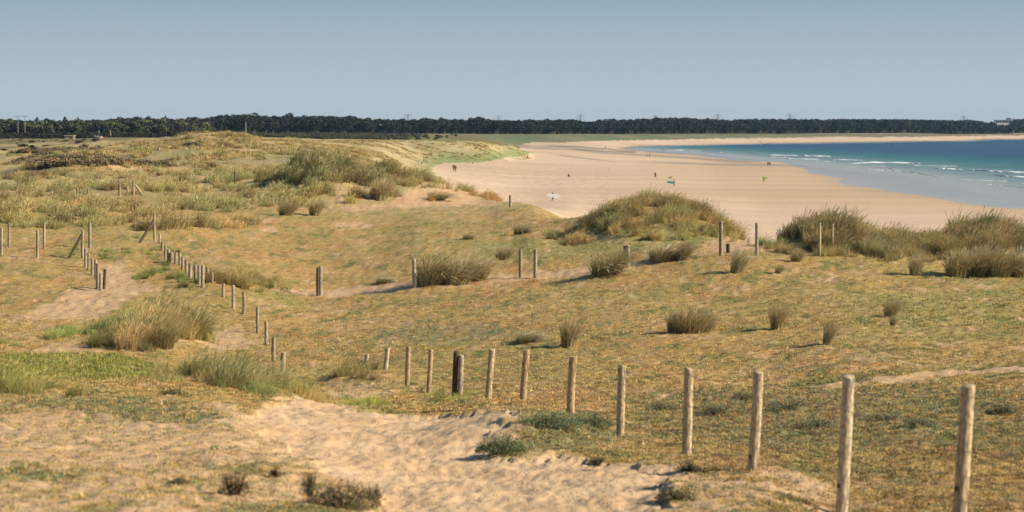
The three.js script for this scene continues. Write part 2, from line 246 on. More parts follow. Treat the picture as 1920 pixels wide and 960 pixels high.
function groundColor(x, z, u, D, h) {
  const s = n2(x * .7, z * .5), f = n2b(x * 4.1, z * 3);
  if (D > 125 && h < 4.15 + .25 * n2(x * .02, z * .02)) {            // beach
    if (h < -.25) return [[.30, .26, .19], 2];
    const wet = 1 - ss(h + .1 * n2(x * .012, z * .006), .12, .62), damp = 1 - ss(h, .5, 1.7);
    let c = mix3(mix3([.66, .49, .345], [.59, .415, .27], .5 + .5 * n2(x * .01, z * .004)), [.52, .35, .205], damp * .7);
    c = mix3(c, [.30, .25, .20], wet * .8);
    const wob = 18 * n2(x * .008, 4), runnel = Math.exp(-(((D - 800 - (u - 1350) * .1 + wob) / 30) ** 2)) * ss(u, 1170, 1290) * (1 - ss(u, 1500, 1580));   // strips of wet sand left by the tide
    const runnel2 = Math.exp(-(((D - 1005 + (u - 1250) * .75 + wob) / 48) ** 2)) * ss(u, 1040, 1130) * (1 - ss(u, 1390, 1460));
    c = mix3(c, [.27, .225, .18], .85 * Math.max(runnel, runnel2)); 
    const wrack = Math.exp(-(((D - 930 - (u - 1040) * -1.2) / 14) ** 2)) * ss(u, 1010, 1040) * (1 - ss(u, 1090, 1180)) + (D > 1130 && u > 960 && u < 1190 ? .9 * ss(fbm(x * .03, z * .01, 2), -.6, .2) * (1 - ss(D, 1320, 1440)) : 0);
    c = mix3(c, [.16, .13, .11], .8 * clamp(wrack, 0, 1));
    const tide = 1 + .07 * n2(x * .004 + z * .001, (z + x * .35) * .02) + .05 * n2b(x * .012, (z + x * .3) * .07); c = [c[0] * tide, c[1] * tide, c[2] * tide];
    const foot = D < 760 && u < 1140 ? .22 * ss(fbm(x * .35, z * .06, 2), .05, .5) : .1 * ss(fbm(x * .02, z * .05, 3), .1, .6);
    c = mix3(c, [.30, .2, .12], foot);
    return [[c[0] * (1 + .05 * s), c[1] * (1 + .05 * s), c[2] * (1 + .04 * s)], wet > .45 ? 3 : 2];
  }
  const [sand, sage, green, path, tone] = zones(x, z, u, D, h);
  let c;
  const wild = ss(D, 142, 172) * (1 - ss(u, 930, 1060));
  if (D < 400 && wild <= 0) c = turf(x, z, D);
  else if (D < 520 && u < 700 || D < 260) {                             // rough dune pasture
    c = mix3(mix3([.40, .32, .155], STRAW, ss(fbm(x * .08, z * .04, 3), -.3, .6)), [.24, .25, .09], .6 * ss(fbm(x * .05 + 20, z * .02, 2), .05, .6));
    if (wild < 1) c = mix3(turf(x, z, D), c, wild);
    if (u < 330) c = mix3(c, HEATH, .85 * ss(fbm(x * .04 - 11, z * .015, 2), .15, .5) * ss(D, 150, 190));
  } else if (u > 560 && D < 960) {                                      // the long far dune: straw on top, green at its foot
    const toe = 1 - ss(h + .5 * n2(x * .03, z * .03), 5.0, 7.4);
    c = mix3(mix3([.50, .41, .22], [.38, .32, .15], ss(fbm(x * .05, z * .015, 3), -.2, .5)), mix3([.24, .29, .11], [.31, .34, .14], .5 + .5 * s), toe * ss(u, 780, 830));
  } else if (D > 1200 && u > 900) {                                     // far shore
    const right = ss(u, 1380, 1560), k = fbm(x * .012, z * .01, 2);
    c = mix3(mix3([.13, .17, .075], [.22, .21, .11], ss(k, -.2, .5)), mix3([.2, .165, .11], [.5, .4, .28], ss(n2(x * .006 + 8, z * .006), .15, .5)), right * .8);
  } else {                                                              // the plain on the landward side
    c = mix3([.2, .16, .06], mix3([.16, .16, .045], [.34, .25, .13], ss(n2(x * .02, z * .006), .2, .7)), ss(fbm(x * .015, z * .005, 3), -.4, .5));
  }
  c = mix3(c, mix3(SAGE, [.2, .19, .085], .5 + .5 * n2b(x * 1.2, z)), sage * (.72 + .28 * f));
  c = mix3(c, tone ?? mix3(GREEN, LUSH, .5 + .5 * s), green * (.8 + .2 * f));
  if (sand < .9 && D < 60) c = mix3(c, SAND2, .22 * ss(f + s * .5, .1, .9));
  const sp = D < 60 ? .28 * n2(x * 5.2, z * 3.6) : .2 * f, sv = ss(sand + sp * (sand > .05 && sand < .97 ? 1 : 0), .3, .72);
  c = mix3(c, mix3(SAND, SAND2, .5 + .5 * fbm(x * .5, z * .3, 2)), sv);
  const k = 1 + .08 * f + .05 * s;
  return [[c[0] * k, c[1] * k, c[2] * k], path > .6 ? 1 : 0, sv];
}

// ---------------------------------------------------------------- terrain sheet: rings round the dune top, finest where the photograph looks
const detail = (() => {             // fine grain of the soil, two metres and a half to the tile
  const S = 512, d = new Uint8Array(S * S * 4), g = mulberry(5);
  const lat = (n) => { const v = Float32Array.from({ length: n * n }, () => g()); return (x, y) => { const a = x * n, b = y * n, i = Math.floor(a), j = Math.floor(b), p = a - i, q = b - j, w = (i2, j2) => v[((j2 % n + n) % n) * n + (i2 % n + n) % n]; return (w(i, j) * (1 - p) + w(i + 1, j) * p) * (1 - q) + (w(i, j + 1) * (1 - p) + w(i + 1, j + 1) * p) * q; }; };
  const L = [lat(16), lat(48), lat(128), lat(256)];
  for (let j = 0; j < S; j++) for (let i = 0; i < S; i++) {
    const x = i / S, y = j / S, v = .2 * L[0](x, y) + .25 * L[1](x, y) + .3 * L[2](x, y) + .25 * L[3](x, y), k = clamp(1 - Math.max(0, .46 - v) * 1.6, .4, 1) * 255;
    d[(j * S + i) * 4] = k; d[(j * S + i) * 4 + 1] = k * .985; d[(j * S + i) * 4 + 2] = k * .96; d[(j * S + i) * 4 + 3] = 255;
  }
  const t = new THREE.DataTexture(d, S, S); t.colorSpace = THREE.SRGBColorSpace; t.wrapS = t.wrapT = THREE.RepeatWrapping; t.magFilter = THREE.LinearFilter; t.minFilter = THREE.LinearMipmapLinearFilter; t.generateMipmaps = true; t.needsUpdate = true;
  return t;
})();
const MAT_SOIL = new THREE.MeshStandardMaterial({ vertexColors: true, roughness: .95, map: detail, bumpMap: detail, bumpScale: .03 });
const MAT_SAND = new THREE.MeshStandardMaterial({ vertexColors: true, roughness: .95, bumpMap: detail, bumpScale: .02 });
const MAT_BEACH = new THREE.MeshStandardMaterial({ vertexColors: true, roughness: .9 });
const MAT_WET = new THREE.MeshStandardMaterial({ vertexColors: true, roughness: .16 });
const rings = [];
{ let r = 1.5; while (r < 9) { rings.push(r); r *= 1.12; } while (r < 14) { rings.push(r); r *= 1.02; } while (r < 130) { rings.push(r); r *= 1.0052; } while (r < 480) { rings.push(r); r *= 1.0075; } while (r < 3200) { rings.push(r); r *= 1.011; } while (r < 6400) { rings.push(r); r *= 1.08; } }
const azs = [];
{ const E = .292, n = 560; for (let i = 0; i <= n; i++) azs.push(-E + 2 * E * i / n); let a = E, s = .004; while (a < Math.PI - .12) { s = Math.min(s * 1.25, .12); a += s; azs.push(a); } azs.push(Math.PI); const left = azs.filter((v) => v > E && v < Math.PI).map((v) => -v).reverse(); azs.unshift(-Math.PI, ...left); }
{
  const NA = azs.length, NR = rings.length, pos = new Float32Array((NA * NR + 1) * 3), col = new Float32Array((NA * NR + 1) * 3), uv = new Float32Array((NA * NR + 1) * 2), cls = new Uint8Array(NA * NR + 1);
  for (let j = 0; j < NR; j++) for (let i = 0; i < NA; i++) {
    const k = j * NA + i, x = Math.sin(azs[i]) * rings[j], z = -Math.cos(azs[i]) * rings[j], [u, D] = uD(x, z); let y = H(x, z);
    const [c, cl, sv] = groundColor(x, z, u, D, y);
    if (cl === 1) { const w = ss(sv ?? 0, .5, 1); y += w * (.03 * n2(x * 1.1, z * .7) + .016 * n2b(x * 5.6 + 3, z * 3.9)) - .05 * w; }   // trodden sand
    else if (D < 60 && cl === 0) y += .022 * n2(x * 3.2, z * 2.2) * (1 - .3 * (sv ?? 0));
    pos.set([x, y, z], k * 3); col.set(c, k * 3); uv.set([x / 2.5, z / 2.5], k * 2); cls[k] = cl;
  }
  const K = NA * NR; pos.set([0, H(0, -.5), 0], K * 3); col.set([.3, .22, .1], K * 3);
  const idx = [[], [], [], []];
  for (let i = 0; i < NA - 1; i++) idx[0].push(K, i + 1, i);
  for (let j = 0; j < NR - 1; j++) for (let i = 0; i < NA - 1; i++) {
    const a = j * NA + i, b = a + 1, c = a + NA, d = c + 1, q = idx[Math.min(cls[a], cls[d]) === 1 || cls[a] === cls[b] ? cls[a] : cls[d]];
    q.push(a, b, d, a, d, c);
  }
  const whole = new THREE.BufferGeometry();
  whole.setAttribute('position', new THREE.BufferAttribute(pos, 3)); whole.setIndex([].concat(...[]).length ? [] : null);
  const all = new Uint32Array(idx.reduce((s, a) => s + a.length, 0)); { let o = 0; for (const a of idx) { for (let i = 0; i < a.length; i++) all[o + i] = a[i]; o += a.length; } }
  whole.setIndex(new THREE.BufferAttribute(all, 1)); whole.computeVertexNormals(); const nor = whole.attributes.normal.array;
  const names = ['dune_ground', 'sandy_path', 'beach', 'wet_sand'], mats = [MAT_SOIL, MAT_SAND, MAT_BEACH, MAT_WET];
  const labels = ['dune turf with short dry grass and bare sand rolling to the shore', 'pale trodden sand path running down beside the wire fence', 'wide pale sand beach curving round the bay', 'dark wet sand along the edge of the sea'];
  idx.forEach((list, n) => {         // each class keeps only its own vertices
    const map = new Map(), P = [], N = [], C = [], U = [], I = new Uint32Array(list.length);
    list.forEach((v, q) => { let m = map.get(v); if (m === undefined) { m = map.size; map.set(v, m); for (let e = 0; e < 3; e++) { P.push(pos[v * 3 + e]); N.push(nor[v * 3 + e]); C.push(col[v * 3 + e]); } U.push(uv[v * 2], uv[v * 2 + 1]); } I[q] = m; });
    const g = new THREE.BufferGeometry();
    g.setAttribute('position', new THREE.Float32BufferAttribute(P, 3)); g.setAttribute('normal', new THREE.Float32BufferAttribute(N, 3)); g.setAttribute('color', new THREE.Float32BufferAttribute(C, 3)); g.setAttribute('uv', new THREE.Float32BufferAttribute(U, 2)); g.setIndex(new THREE.BufferAttribute(I, 1));
    tag(mesh(names[n], g, mats[n]), labels[n], ['ground', 'path', 'beach', 'sand'][n], null, 'structure');
  });
}

// ---------------------------------------------------------------- the sea
{
  const NA = 420, NR = 420, P = [], C = [], I = [], A0 = .02, A1 = 1.5, R0 = 405, R1 = 6300;
  for (let j = 0; j <= NR; j++) for (let i = 0; i <= NA; i++) {
    const t = i / NA, az = A0 + (A1 - A0) * (t < .7 ? t * .27 / .7 / (A1 - A0) * 1 : .27 / (A1 - A0) + (1 - .27 / (A1 - A0)) * (t - .7) / .3), r = R0 * (R1 / R0) ** (j / NR), x = Math.sin(az) * r, z = -Math.cos(az) * r, depth = -H(x, z);
    const [u, D] = uD(x, z), off = D - (u < 1440 ? 952 - (u - 1440) * 1.9 : u < 1700 ? 952 - (u - 1440) * 1.22 : Math.max(435, 635 - (u - 1700) * .92));   // metres out from the near edge of the water
    const sw = ss(off, 40, 260), k = n2(x * .02, z * .05), y = .1 * sw * n2(x * .035, z * .09) + .06 * n2b(x * .1, z * .25);
    P.push(x, y - .02, z);
    let c = mix3([.36, .375, .375], [.17, .25, .25], ss(off + 25 * k, 30, 190));          // sand-clouded shallows, green water, blue water
    c = mix3(c, [.032, .145, .145], ss(off + 60 * k, 150, 420)); c = mix3(c, [.02, .068, .13], ss(off + 110 * k, 360, 660));
    const v = 1 + .16 * n2b(x * .05, z * .16) * sw; C.push(c[0] * v, c[1] * v, c[2] * v);
  }
  for (let j = 0; j < NR; j++) for (let i = 0; i < NA; i++) { const a = j * (NA + 1) + i, b = a + 1, c = a + NA + 1, d = c + 1; I.push(a, b, d, a, d, c); }
  const g = new THREE.BufferGeometry(); g.setAttribute('position', new THREE.Float32BufferAttribute(P, 3)); g.setAttribute('color', new THREE.Float32BufferAttribute(C, 3)); g.setIndex(I); g.computeVertexNormals();
  const sea = mesh('sea', g, new THREE.MeshPhysicalMaterial({ vertexColors: true, roughness: .42, specularIntensity: .55 }));
  tag(sea, 'calm blue and turquoise sea with low white breakers in the bay', 'sea', null, 'structure');
  const FOAM = std(.82, .84, .84, .95);
  const wave = (pts, hgt, thick) => {   // a line of broken water: rows of photo pixels give its course on the water
    const way = new THREE.CatmullRomCurve3(pts.map(([px, py]) => { const D = (EYE) * F / (py - HORIZON) * 1.0; const p = at(px, py, D); p.y = 0; return p; }));
    const n = 70, V = [], Q = [], len = way.getLength();
    for (let i = 0; i <= n; i++) {
      const t = i / n, p = way.getPoint(t), e = Math.min(1, Math.sin(Math.PI * t) * 3) * (.3 + 1.1 * Math.abs(n2(t * len * .06, pts[0][0]))), w = thick * 1.7 * e;
      for (const [o, y] of [[-1, -.08], [-.5, .8], [.1, 1], [.6, .55], [1, -.08]]) V.push(p.x + .35 * n2b(t * 40, o * 9), hgt * .45 * e * y * (1 + .4 * n2(t * len * .5, o * 3)), p.z + w * o + 1.6 * n2(t * len * .04, 7 + pts[0][1]));
    }
    for (let i = 0; i < n; i++) for (let k = 0; k < 4; k++) { const a = i * 5 + k, b = a + 5; Q.push(a, a + 1, b + 1, a, b + 1, b); }
    const wg = new THREE.BufferGeometry(); wg.setAttribute('position', new THREE.Float32BufferAttribute(V, 3)); wg.setIndex(Q); wg.computeVertexNormals();
    mesh('breaking_wave', wg, FOAM, sea);
  };
  wave([[1748, 315.5], [1800, 317.5], [1860, 321], [1930, 324]], .95, 6); wave([[1868, 329], [1895, 330.5], [1935, 331.5]], .5, 4); wave([[1610, 317.5], [1680, 320.5], [1730, 326], [1772, 333]], .3, 2.4);
  wave([[1668, 316], [1685, 321]], .35, 3); wave([[1840, 345.5], [1880, 348], [1935, 353]], .2, 1.6); wave([[1910, 343.5], [1940, 344.5]], .3, 2.4);
  wave([[1500, 292], [1530, 292.6], [1556, 293.2]], .9, 8); wave([[1562, 299], [1590, 299.6], [1618, 300.4]], .6, 7); wave([[1595, 306.6], [1640, 304.6], [1700, 305.2], [1725, 305.8]], .6, 6);
  wave([[1440, 290.6], [1470, 291], [1495, 291.4]], .6, 7); wave([[1440, 294], [1475, 295.4]], .4, 5); wave([[1408, 285], [1422, 285.8]], .7, 7); wave([[1340, 285.5], [1352, 286]], .6, 7); wave([[1240, 280.4], [1262, 281.6], [1285, 281.2]], .7, 9); wave([[1632, 311], [1660, 311.5]], .3, 3); wave([[1470, 297], [1500, 298], [1540, 298.4]], .4, 5); wave([[1700, 309.5], [1760, 311], [1800, 311.4]], .35, 3); wave([[1290, 282.5], [1318, 283]], .5, 6); wave([[1525, 301.5], [1565, 303]], .3, 4); wave([[1800, 336.5], [1850, 338.5], [1890, 339.5]], .2, 1.6);
}

// ---------------------------------------------------------------- grass
const GREENB = [[.15, .155, .06], [.21, .205, .085], [.28, .25, .11], [.11, .12, .05], [.34, .29, .135]], STRAWB = [[.70, .60, .37], [.63, .52, .30], [.76, .67, .45], [.54, .43, .24]], BROWNB = [[.27, .19, .10], [.34, .25, .14]];
const pick = (a, g) => a[Math.floor(g() * a.length)];
function blades({ n, r, h, w, lean = .25, spread = .5, straw = .3, brown = .1, seed, droop = .35, seg = 3, heads = 0 }) {
  const g = mulberry(seed), P = [], C = [], HP = [], HC = [];
  for (let i = 0; i < n; i++) {
    const a = g() * 6.2832, q = Math.sqrt(g()), x0 = Math.cos(a) * r * q, z0 = Math.sin(a) * r * q, L = h * (.42 + .63 * g()) * (1 - .3 * q), out = spread * (.25 + .75 * q) * (.4 + .9 * g());
    const dx = Math.cos(a + (g() - .5)) * out + lean * (.5 + g()), dz = Math.sin(a + (g() - .5)) * out, k = g(), c = k < straw ? pick(STRAWB, g) : k < straw + brown ? pick(BROWNB, g) : pick(GREENB, g), f = a + 1.57 + (g() - .5) * 1.5, wx = Math.cos(f) * w * .5 * (.6 + .8 * g()), wz = Math.sin(f) * w * .5, dr = droop * (.4 + g());
    const at3 = (t) => { const b = t * t; return [x0 + dx * L * (.35 * t + .65 * b), L * (t - dr * .5 * b * t * Math.hypot(dx, dz)), z0 + dz * L * (.35 * t + .65 * b)]; };
    let p = at3(0);
    for (let s = 1; s <= seg; s++) {
      const e = at3(s / seg), k0 = 1 - ((s - 1) / seg) ** 1.6, k1 = 1 - (s / seg) ** 1.6;
      P.push(p[0] - wx * k0, p[1], p[2] - wz * k0, p[0] + wx * k0, p[1], p[2] + wz * k0, e[0] + wx * k1, e[1], e[2] + wz * k1); for (let m = 0; m < 3; m++) C.push(...c);
      if (s < seg) { P.push(p[0] - wx * k0, p[1], p[2] - wz * k0, e[0] + wx * k1, e[1], e[2] + wz * k1, e[0] - wx * k1, e[1], e[2] - wz * k1); for (let m = 0; m < 3; m++) C.push(...c); }
      p = e;
    }
    if (g() < heads) {               // a pale seed head at the end of a stem
      const e0 = at3(.8), e1 = at3(1.18), W = Math.max(w * .9, .009), c2 = pick(STRAWB, g);
      for (const [ux, uz] of [[W, 0], [0, W]]) { HP.push(e0[0], e0[1], e0[2], (e0[0] + e1[0]) / 2 + ux, (e0[1] + e1[1]) / 2, (e0[2] + e1[2]) / 2 + uz, e1[0], e1[1], e1[2], e0[0], e0[1], e0[2], e1[0], e1[1], e1[2], (e0[0] + e1[0]) / 2 - ux, (e0[1] + e1[1]) / 2, (e0[2] + e1[2]) / 2 - uz); for (let m = 0; m < 6; m++) HC.push(...c2); }
    }
  }
  const mk = (p, c) => { const b = new THREE.BufferGeometry(); b.setAttribute('position', new THREE.Float32BufferAttribute(p, 3)); b.setAttribute('color', new THREE.Float32BufferAttribute(c, 3)); b.computeVertexNormals(); return b; };
  return { leaf: mk(P, C), head: HP.length ? mk(HP, HC) : null, both: HP.length ? mergeGeometries([mk(P, C), mk(HP, HC)]) : mk(P, C) };
}
const MAT_GRASS = new THREE.MeshPhysicalMaterial({ vertexColors: true, roughness: .8, transmission: .1, thickness: 0, side: THREE.DoubleSide, specularIntensity: .4 });
const MAT_LEAF = new THREE.MeshStandardMaterial({ vertexColors: true, roughness: .85, side: THREE.DoubleSide });
const M4 = new THREE.Matrix4(), Q4 = new THREE.Quaternion(), V4 = new THREE.Vector3(), S4 = new THREE.Vector3(), E4 = new THREE.Euler(), C4 = new THREE.Color();
function scatter(name, label, category, sets) {   // sets: [{geo, mat, list: [[x,y,z,turn,scale,scaleY,[r,g,b],tilt]]}]: one mass of plants nobody could count
  const parts = sets.filter((s) => s.list.length); if (!parts.length) return;
  const root = parts.length > 1 ? base(name, new THREE.Vector3()) : null;
  for (const s of parts) {
    const m = new THREE.InstancedMesh(s.geo, s.mat, s.list.length); m.castShadow = m.receiveShadow = true;
    s.list.forEach((e, i) => { E4.set(e[7] ?? 0, e[3], 0); M4.compose(V4.set(e[0], e[1], e[2]), Q4.setFromEuler(E4), S4.set(e[4], e[5] ?? e[4], e[4])); m.setMatrixAt(i, M4); m.setColorAt(i, C4.setRGB(...e[6])); });
    if (root) { m.name = s.part ?? 'tufts'; root.add(m); } else { m.name = numbered(name); scene.add(m); }
    tag(root ?? m, label, category, null, 'stuff');
    if (root) m.userData.kind = 'stuff';
  }
}
const TUFT = {                       // blades get broader with distance only in so far as each stands for a few
  near: [11, 12, 13].map((s) => blades({ n: 64, r: .16, h: .85, w: .011, lean: .22, spread: .6, straw: .52, seed: s, heads: .2 }).both),
  mid: [21, 22, 23].map((s) => blades({ n: 52, r: .24, h: .85, w: .02, lean: .26, spread: .6, straw: .56, seed: s, heads: .2 }).both),
  far: [31, 32, 33].map((s) => blades({ n: 30, r: .5, h: .75, w: .055, lean: .25, spread: .7, straw: .66, seed: s, seg: 2 }).both),
};
function dune(label, lod, areas) {   // areas: [u, D, rx, rz, tufts per square metre, height, tone, clumpiness]
  const lists = [[], [], []];
  for (const [u, D, rx, rz, per, hgt, tone = [1, 1, 1], clump = .35, wave = .35] of areas) {
    const cx = (u - 960) / F * D, big = lod === 'far' ? 2 : lod === 'mid' ? 1.25 : 1, n = Math.round(Math.PI * rx * rz * per / 5);
    for (let i = 0; i < n; i++) {    // the grass grows in domed clumps with gaps between them
      const a = rnd(6.2832), q = Math.sqrt(rnd()), x0 = cx + Math.cos(a) * q * rx, z0 = -D + Math.sin(a) * q * rz, v = fbm(x0 * wave + 31, z0 * wave * .7, 2), edge = 1 - ss(q, .72, 1.02);
      if (v < clump * 1.6 - .55 + (rnd() - .5) * .25 || rnd() > edge + .12) continue;
      const r = (.32 + .4 * rnd()) * big * Math.min(1, hgt + .15), m = Math.round(7 + 7 * rnd()), tall = hgt * (.55 + .55 * rnd() + .25 * ss(v, -.2, .6)) * (.7 + .3 * edge), t = n2b(x0 * .6, z0 * .4), dry = rnd(), cl = dry < .27 ? [.58, .54, .46] : dry < .5 ? [1.12, 1.04, .98] : [.92, .98, .85], swing = rnd(-.3, .3);  // darkest clumps: dry brown tint deepened to paint in shadow between the tufts
      for (let k = 0; k < m; k++) {
        const b = rnd(6.2832), p = Math.sqrt(rnd()), x = x0 + Math.cos(b) * p * r, z = z0 + Math.sin(b) * p * r, y = H(x, z), [uu, DD] = uD(x, z), zn = DD < 125 || DD > 140 ? zones(x, z, uu, DD, y) : [0, 0, 0, 0];
        if (zn[0] > .55 && rnd() > .12) continue;
        const s = tall * (.75 + .35 * rnd()) * (1.08 - .42 * p * p), g = .85 + .3 * rnd();
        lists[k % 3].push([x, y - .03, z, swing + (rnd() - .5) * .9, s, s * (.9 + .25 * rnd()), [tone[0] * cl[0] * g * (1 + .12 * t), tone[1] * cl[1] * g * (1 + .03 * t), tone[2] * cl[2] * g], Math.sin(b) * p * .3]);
      }
    }
  }
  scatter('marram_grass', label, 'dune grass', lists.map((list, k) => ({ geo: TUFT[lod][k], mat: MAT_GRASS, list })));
}
const px = (n, D) => n * D / F;      // photo pixels to metres at a depth
dune('tall dark marram grass on the low dune row above the beach', 'near', [
  [1545, 103, px(72, 103), 5, 20, 1.2, [.9, .87, .82], .05], [1490, 101, px(25, 101), 3, 8, .9, [1, .95, .9]], [1640, 102, px(90, 102), 5.5, 16, .95, [1, 1, .95], .08], [1740, 102, px(90, 102), 5.5, 16, .95, [1.05, 1, .9], .08], [1850, 103, px(65, 103), 4.5, 22, 1.2, [.88, .85, .8], .05], [1930, 103, px(60, 103), 5, 20, 1.1, [.9, .85, .8], .2], [1690, 98.5, px(120, 98), 2.6, 8, .8, [1, .97, .9], .2], [1470, 100, px(22, 100), 2.5, 9, .7, [1.05, 1, .92], .1], [2050, 103, 4, 6, 8, 1, [1, 1, 1], .3], [1800, 98, px(130, 98), 2.5, 6, .7, [1.05, 1, .9], .4], [1590, 98, px(60, 98), 2.6, 8, .75, [1.1, 1.05, .9], .3], [2250, 103, 4, 6, 6, 1, [1, 1, 1], .3]]);
dune('wind-swept marram grass covering the round dune beside the open beach', 'near', [
  [1205, 118, px(120, 118), 6, 14, 1, [1, .97, .88], .22], [1130, 115, px(80, 115), 5, 9, .85, [1.1, 1.05, .9], .28], [1310, 114, px(90, 114), 5.5, 11, .9, [1.08, 1.02, .9], .25], [1060, 117, px(50, 117), 4, 7, .75, [1, 1, .9], .3], [1395, 108, px(50, 108), 4.5, 8, .8, [1.05, 1.1, .9], .25], [1250, 110, px(100, 110), 3, 6, .7, [1.15, 1.08, .9], .35], [1440, 103, px(25, 103), 3, 4, .6, [1, 1.1, .9]]]);
dune('dense marram grass along the crest above the orange sand scar', 'mid', [
  [600, 172, px(75, 172), 8, 8, 1.45, [.85, .88, .8], .05], [690, 173, px(75, 173), 6, 8, 1.3, [.85, .87, .78], .1], [770, 176, px(60, 176), 6, 8, 1.2, [1, .98, .88], .2], [845, 178, px(40, 178), 5, 5, 1, [1.05, 1, .88], .25], [905, 176, px(32, 176), 5, 4, .9, [1.15, .95, .8], .3], [560, 158, px(60, 158), 5, 6, 1.1, [1.05, 1.06, .9], .25], [640, 160, px(60, 160), 3.5, 4, .95, [1.15, 1.1, .95], .35], [490, 168, px(70, 168), 7, 4, 1, [1.05, 1.05, .95], .3], [520, 190, px(90, 190), 8, 4, 1, [1.05, 1.02, .9], .3], [820, 164, px(36, 164), 2.5, 2.5, .7, [1.2, .85, .6], .35], [720, 163, px(22, 163), 2, 6, 1, [1, .95, .85], .1]]);
dune('patchy straw-coloured marram grass over the rolling dunes inland', 'mid', [
  [460, 158, px(120, 158), 8, 3.5, .9, [1.1, 1.08, 1], .25], [330, 196, px(230, 196), 14, 2, .8, [1.1, 1.08, 1], .3], [90, 168, px(150, 168), 10, 2.6, .85, [1, 1.04, .92], .3],
  [120, 130, px(150, 130), 8, 4.5, 1.05, [1.05, 1.03, .9], .33], [330, 128, px(80, 128), 6, 6, 1.1, [1.02, .98, .9], .25], [430, 135, px(70, 135), 5, 2.2, .8, [1.1, 1.05, .9], .4], [200, 142, px(150, 142), 7, 4, 1, [1.1, 1.06, .95], .35], [60, 150, px(130, 150), 10, 3, .95, [1, 1, .9], .4], [400, 152, px(120, 152), 8, 4, 1, [1, 1.05, .9], .33], [250, 168, px(170, 168), 9, 3, .95, [1.15, 1.1, 1], .35], [-60, 140, px(80, 140), 14, 3, 1, [1, 1, .9], .35], [400, 180, px(140, 180), 12, 2.6, 1, [1.05, 1.08, .95], .38], [60, 190, px(140, 190), 16, 1.8, .9, [1.1, 1.05, .95], .4], [30, 355 / 2.6, px(60, 136), 6, 5, 1, [.95, 1, .9], .25]]);
dune('low pale dune grass on the distant rolling dune ridge', 'far', [
  [400, 300, px(190, 300), 34, 2.0, .9, [1.05, .98, .9], .34, .12], [480, 250, px(150, 250), 36, 2.0, .85, [1.05, 1, .92], .36, .15], [250, 260, px(200, 260), 46, 1.6, .85, [1.02, 1, .9], .38, .12], [330, 215, px(200, 215), 24, 1.9, .8, [1.08, 1.02, .92], .4, .16], [560, 330, px(120, 330), 70, 1.3, .8, [1.1, 1.02, .9], .36, .1], [100, 300, px(150, 300), 70, 1, .75, [.95, .95, .85], .42, .1], [620, 260, px(120, 260), 50, 1.6, .8, [1.12, 1.05, .95], .34, .12], [640, 420, px(120, 420), 90, .9, .8, [1.1, 1.03, .92], .36, .08]]);
dune('straw and green dune grass on the long far dune above the beach', 'far', [
  [700, 660, px(130, 660), 110, .5, .8, [1.1, 1.03, .92], .3, .06], [830, 730, px(130, 730), 60, .6, .8, [1.12, 1.04, .9], .3, .06], [930, 810, px(80, 810), 50, .45, .75, [1.1, 1.05, .9], .32, .06]]);
dune('wispy grey-green marram grass on the sandy mound beside the trodden path', 'near', [
  [290, 76, px(95, 76), 5.5, 14, 1.15, [1.06, 1.04, .95], .1], [345, 79, px(65, 79), 4, 11, 1.05, [1.12, 1.08, .98], .15], [215, 76, px(60, 76), 4.5, 10, .85, [.9, 1.05, .85], .2], [150, 75, px(70, 75), 4, 7, .6, [.85, 1.1, .75], .25], [80, 75, px(70, 75), 5, 2.5, .4, [.9, 1.1, .8], .35], [395, 81, px(25, 81), 2.5, 5, .5, [1, 1, .9], .3]]);
dune('feathery green dune grass over the near mound by the sand path', 'near', [
  [435, 44, px(80, 44), 2.4, 26, .8, [.85, .9, .8], .12], [340, 42, px(60, 42), 1.8, 16, .6, [.86, .95, .76], .2], [520, 46, px(60, 46), 1.6, 18, .55, [1, 1.05, .85], .15], [585, 45.5, px(28, 45), 1.2, 16, .5, [1.1, 1.05, .85], .1], [475, 41.5, px(50, 41), 1.2, 9, .4, [.9, 1.1, .8], .25], [390, 46, px(40, 46), 1.4, 16, .6, [.85, 1.05, .75], .15]]);
dune('short green grass clumps on the near turf bank at the field edge', 'near', [
  [30, 36.5, px(60, 36), 1.6, 20, .55, [.9, 1.05, .76], .15], [82, 36.5, px(26, 36), 1, 18, .5, [.9, 1.03, .76], .1], [195, 36, px(60, 36), 1.6, 8, .3, [1, 1.2, .75], .3], [650, 60, px(36, 60), 2.4, 16, .65, [1.05, 1.03, .9], .12], [672, 45.5, px(44, 46), 1.6, 26, .34, [1.05, 1.3, .7], .1], [830, 51, px(75, 52), 2.4, 12, .3, [.95, 1.15, .75], .15], [875, 48, px(30, 50), 1.5, 12, .32, [1, 1.15, .75], .2], [0, 40, px(40, 40), 1.5, 12, .4, [.9, 1.15, .75], .2]]);
dune('low leafy green clumps along both sides of the sand track', 'near', [
  [300, 104, px(22, 104), 2.2, 14, .5, [.62, .85, .55], .1], [262, 100, px(18, 100), 1.6, 16, .5, [.6, .82, .5], .1], [335, 98, px(26, 98), 1.8, 12, .5, [.7, .9, .6], .15], [235, 112, px(40, 112), 3, 7, .35, [.7, .9, .6], .25], [120, 110, px(40, 110), 2.2, 8, .35, [.7, .9, .6], .25], [355, 96, px(24, 96), 1.6, 12, .45, [.75, .9, .6], .15], [190, 108, px(24, 108), 2, 8, .35, [.7, .88, .6], .2], [300, 112, px(40, 112), 3, 5, .35, [.75, .95, .6], .3], [150, 99, px(30, 99), 2, 5, .3, [.8, .98, .65], .3]]);
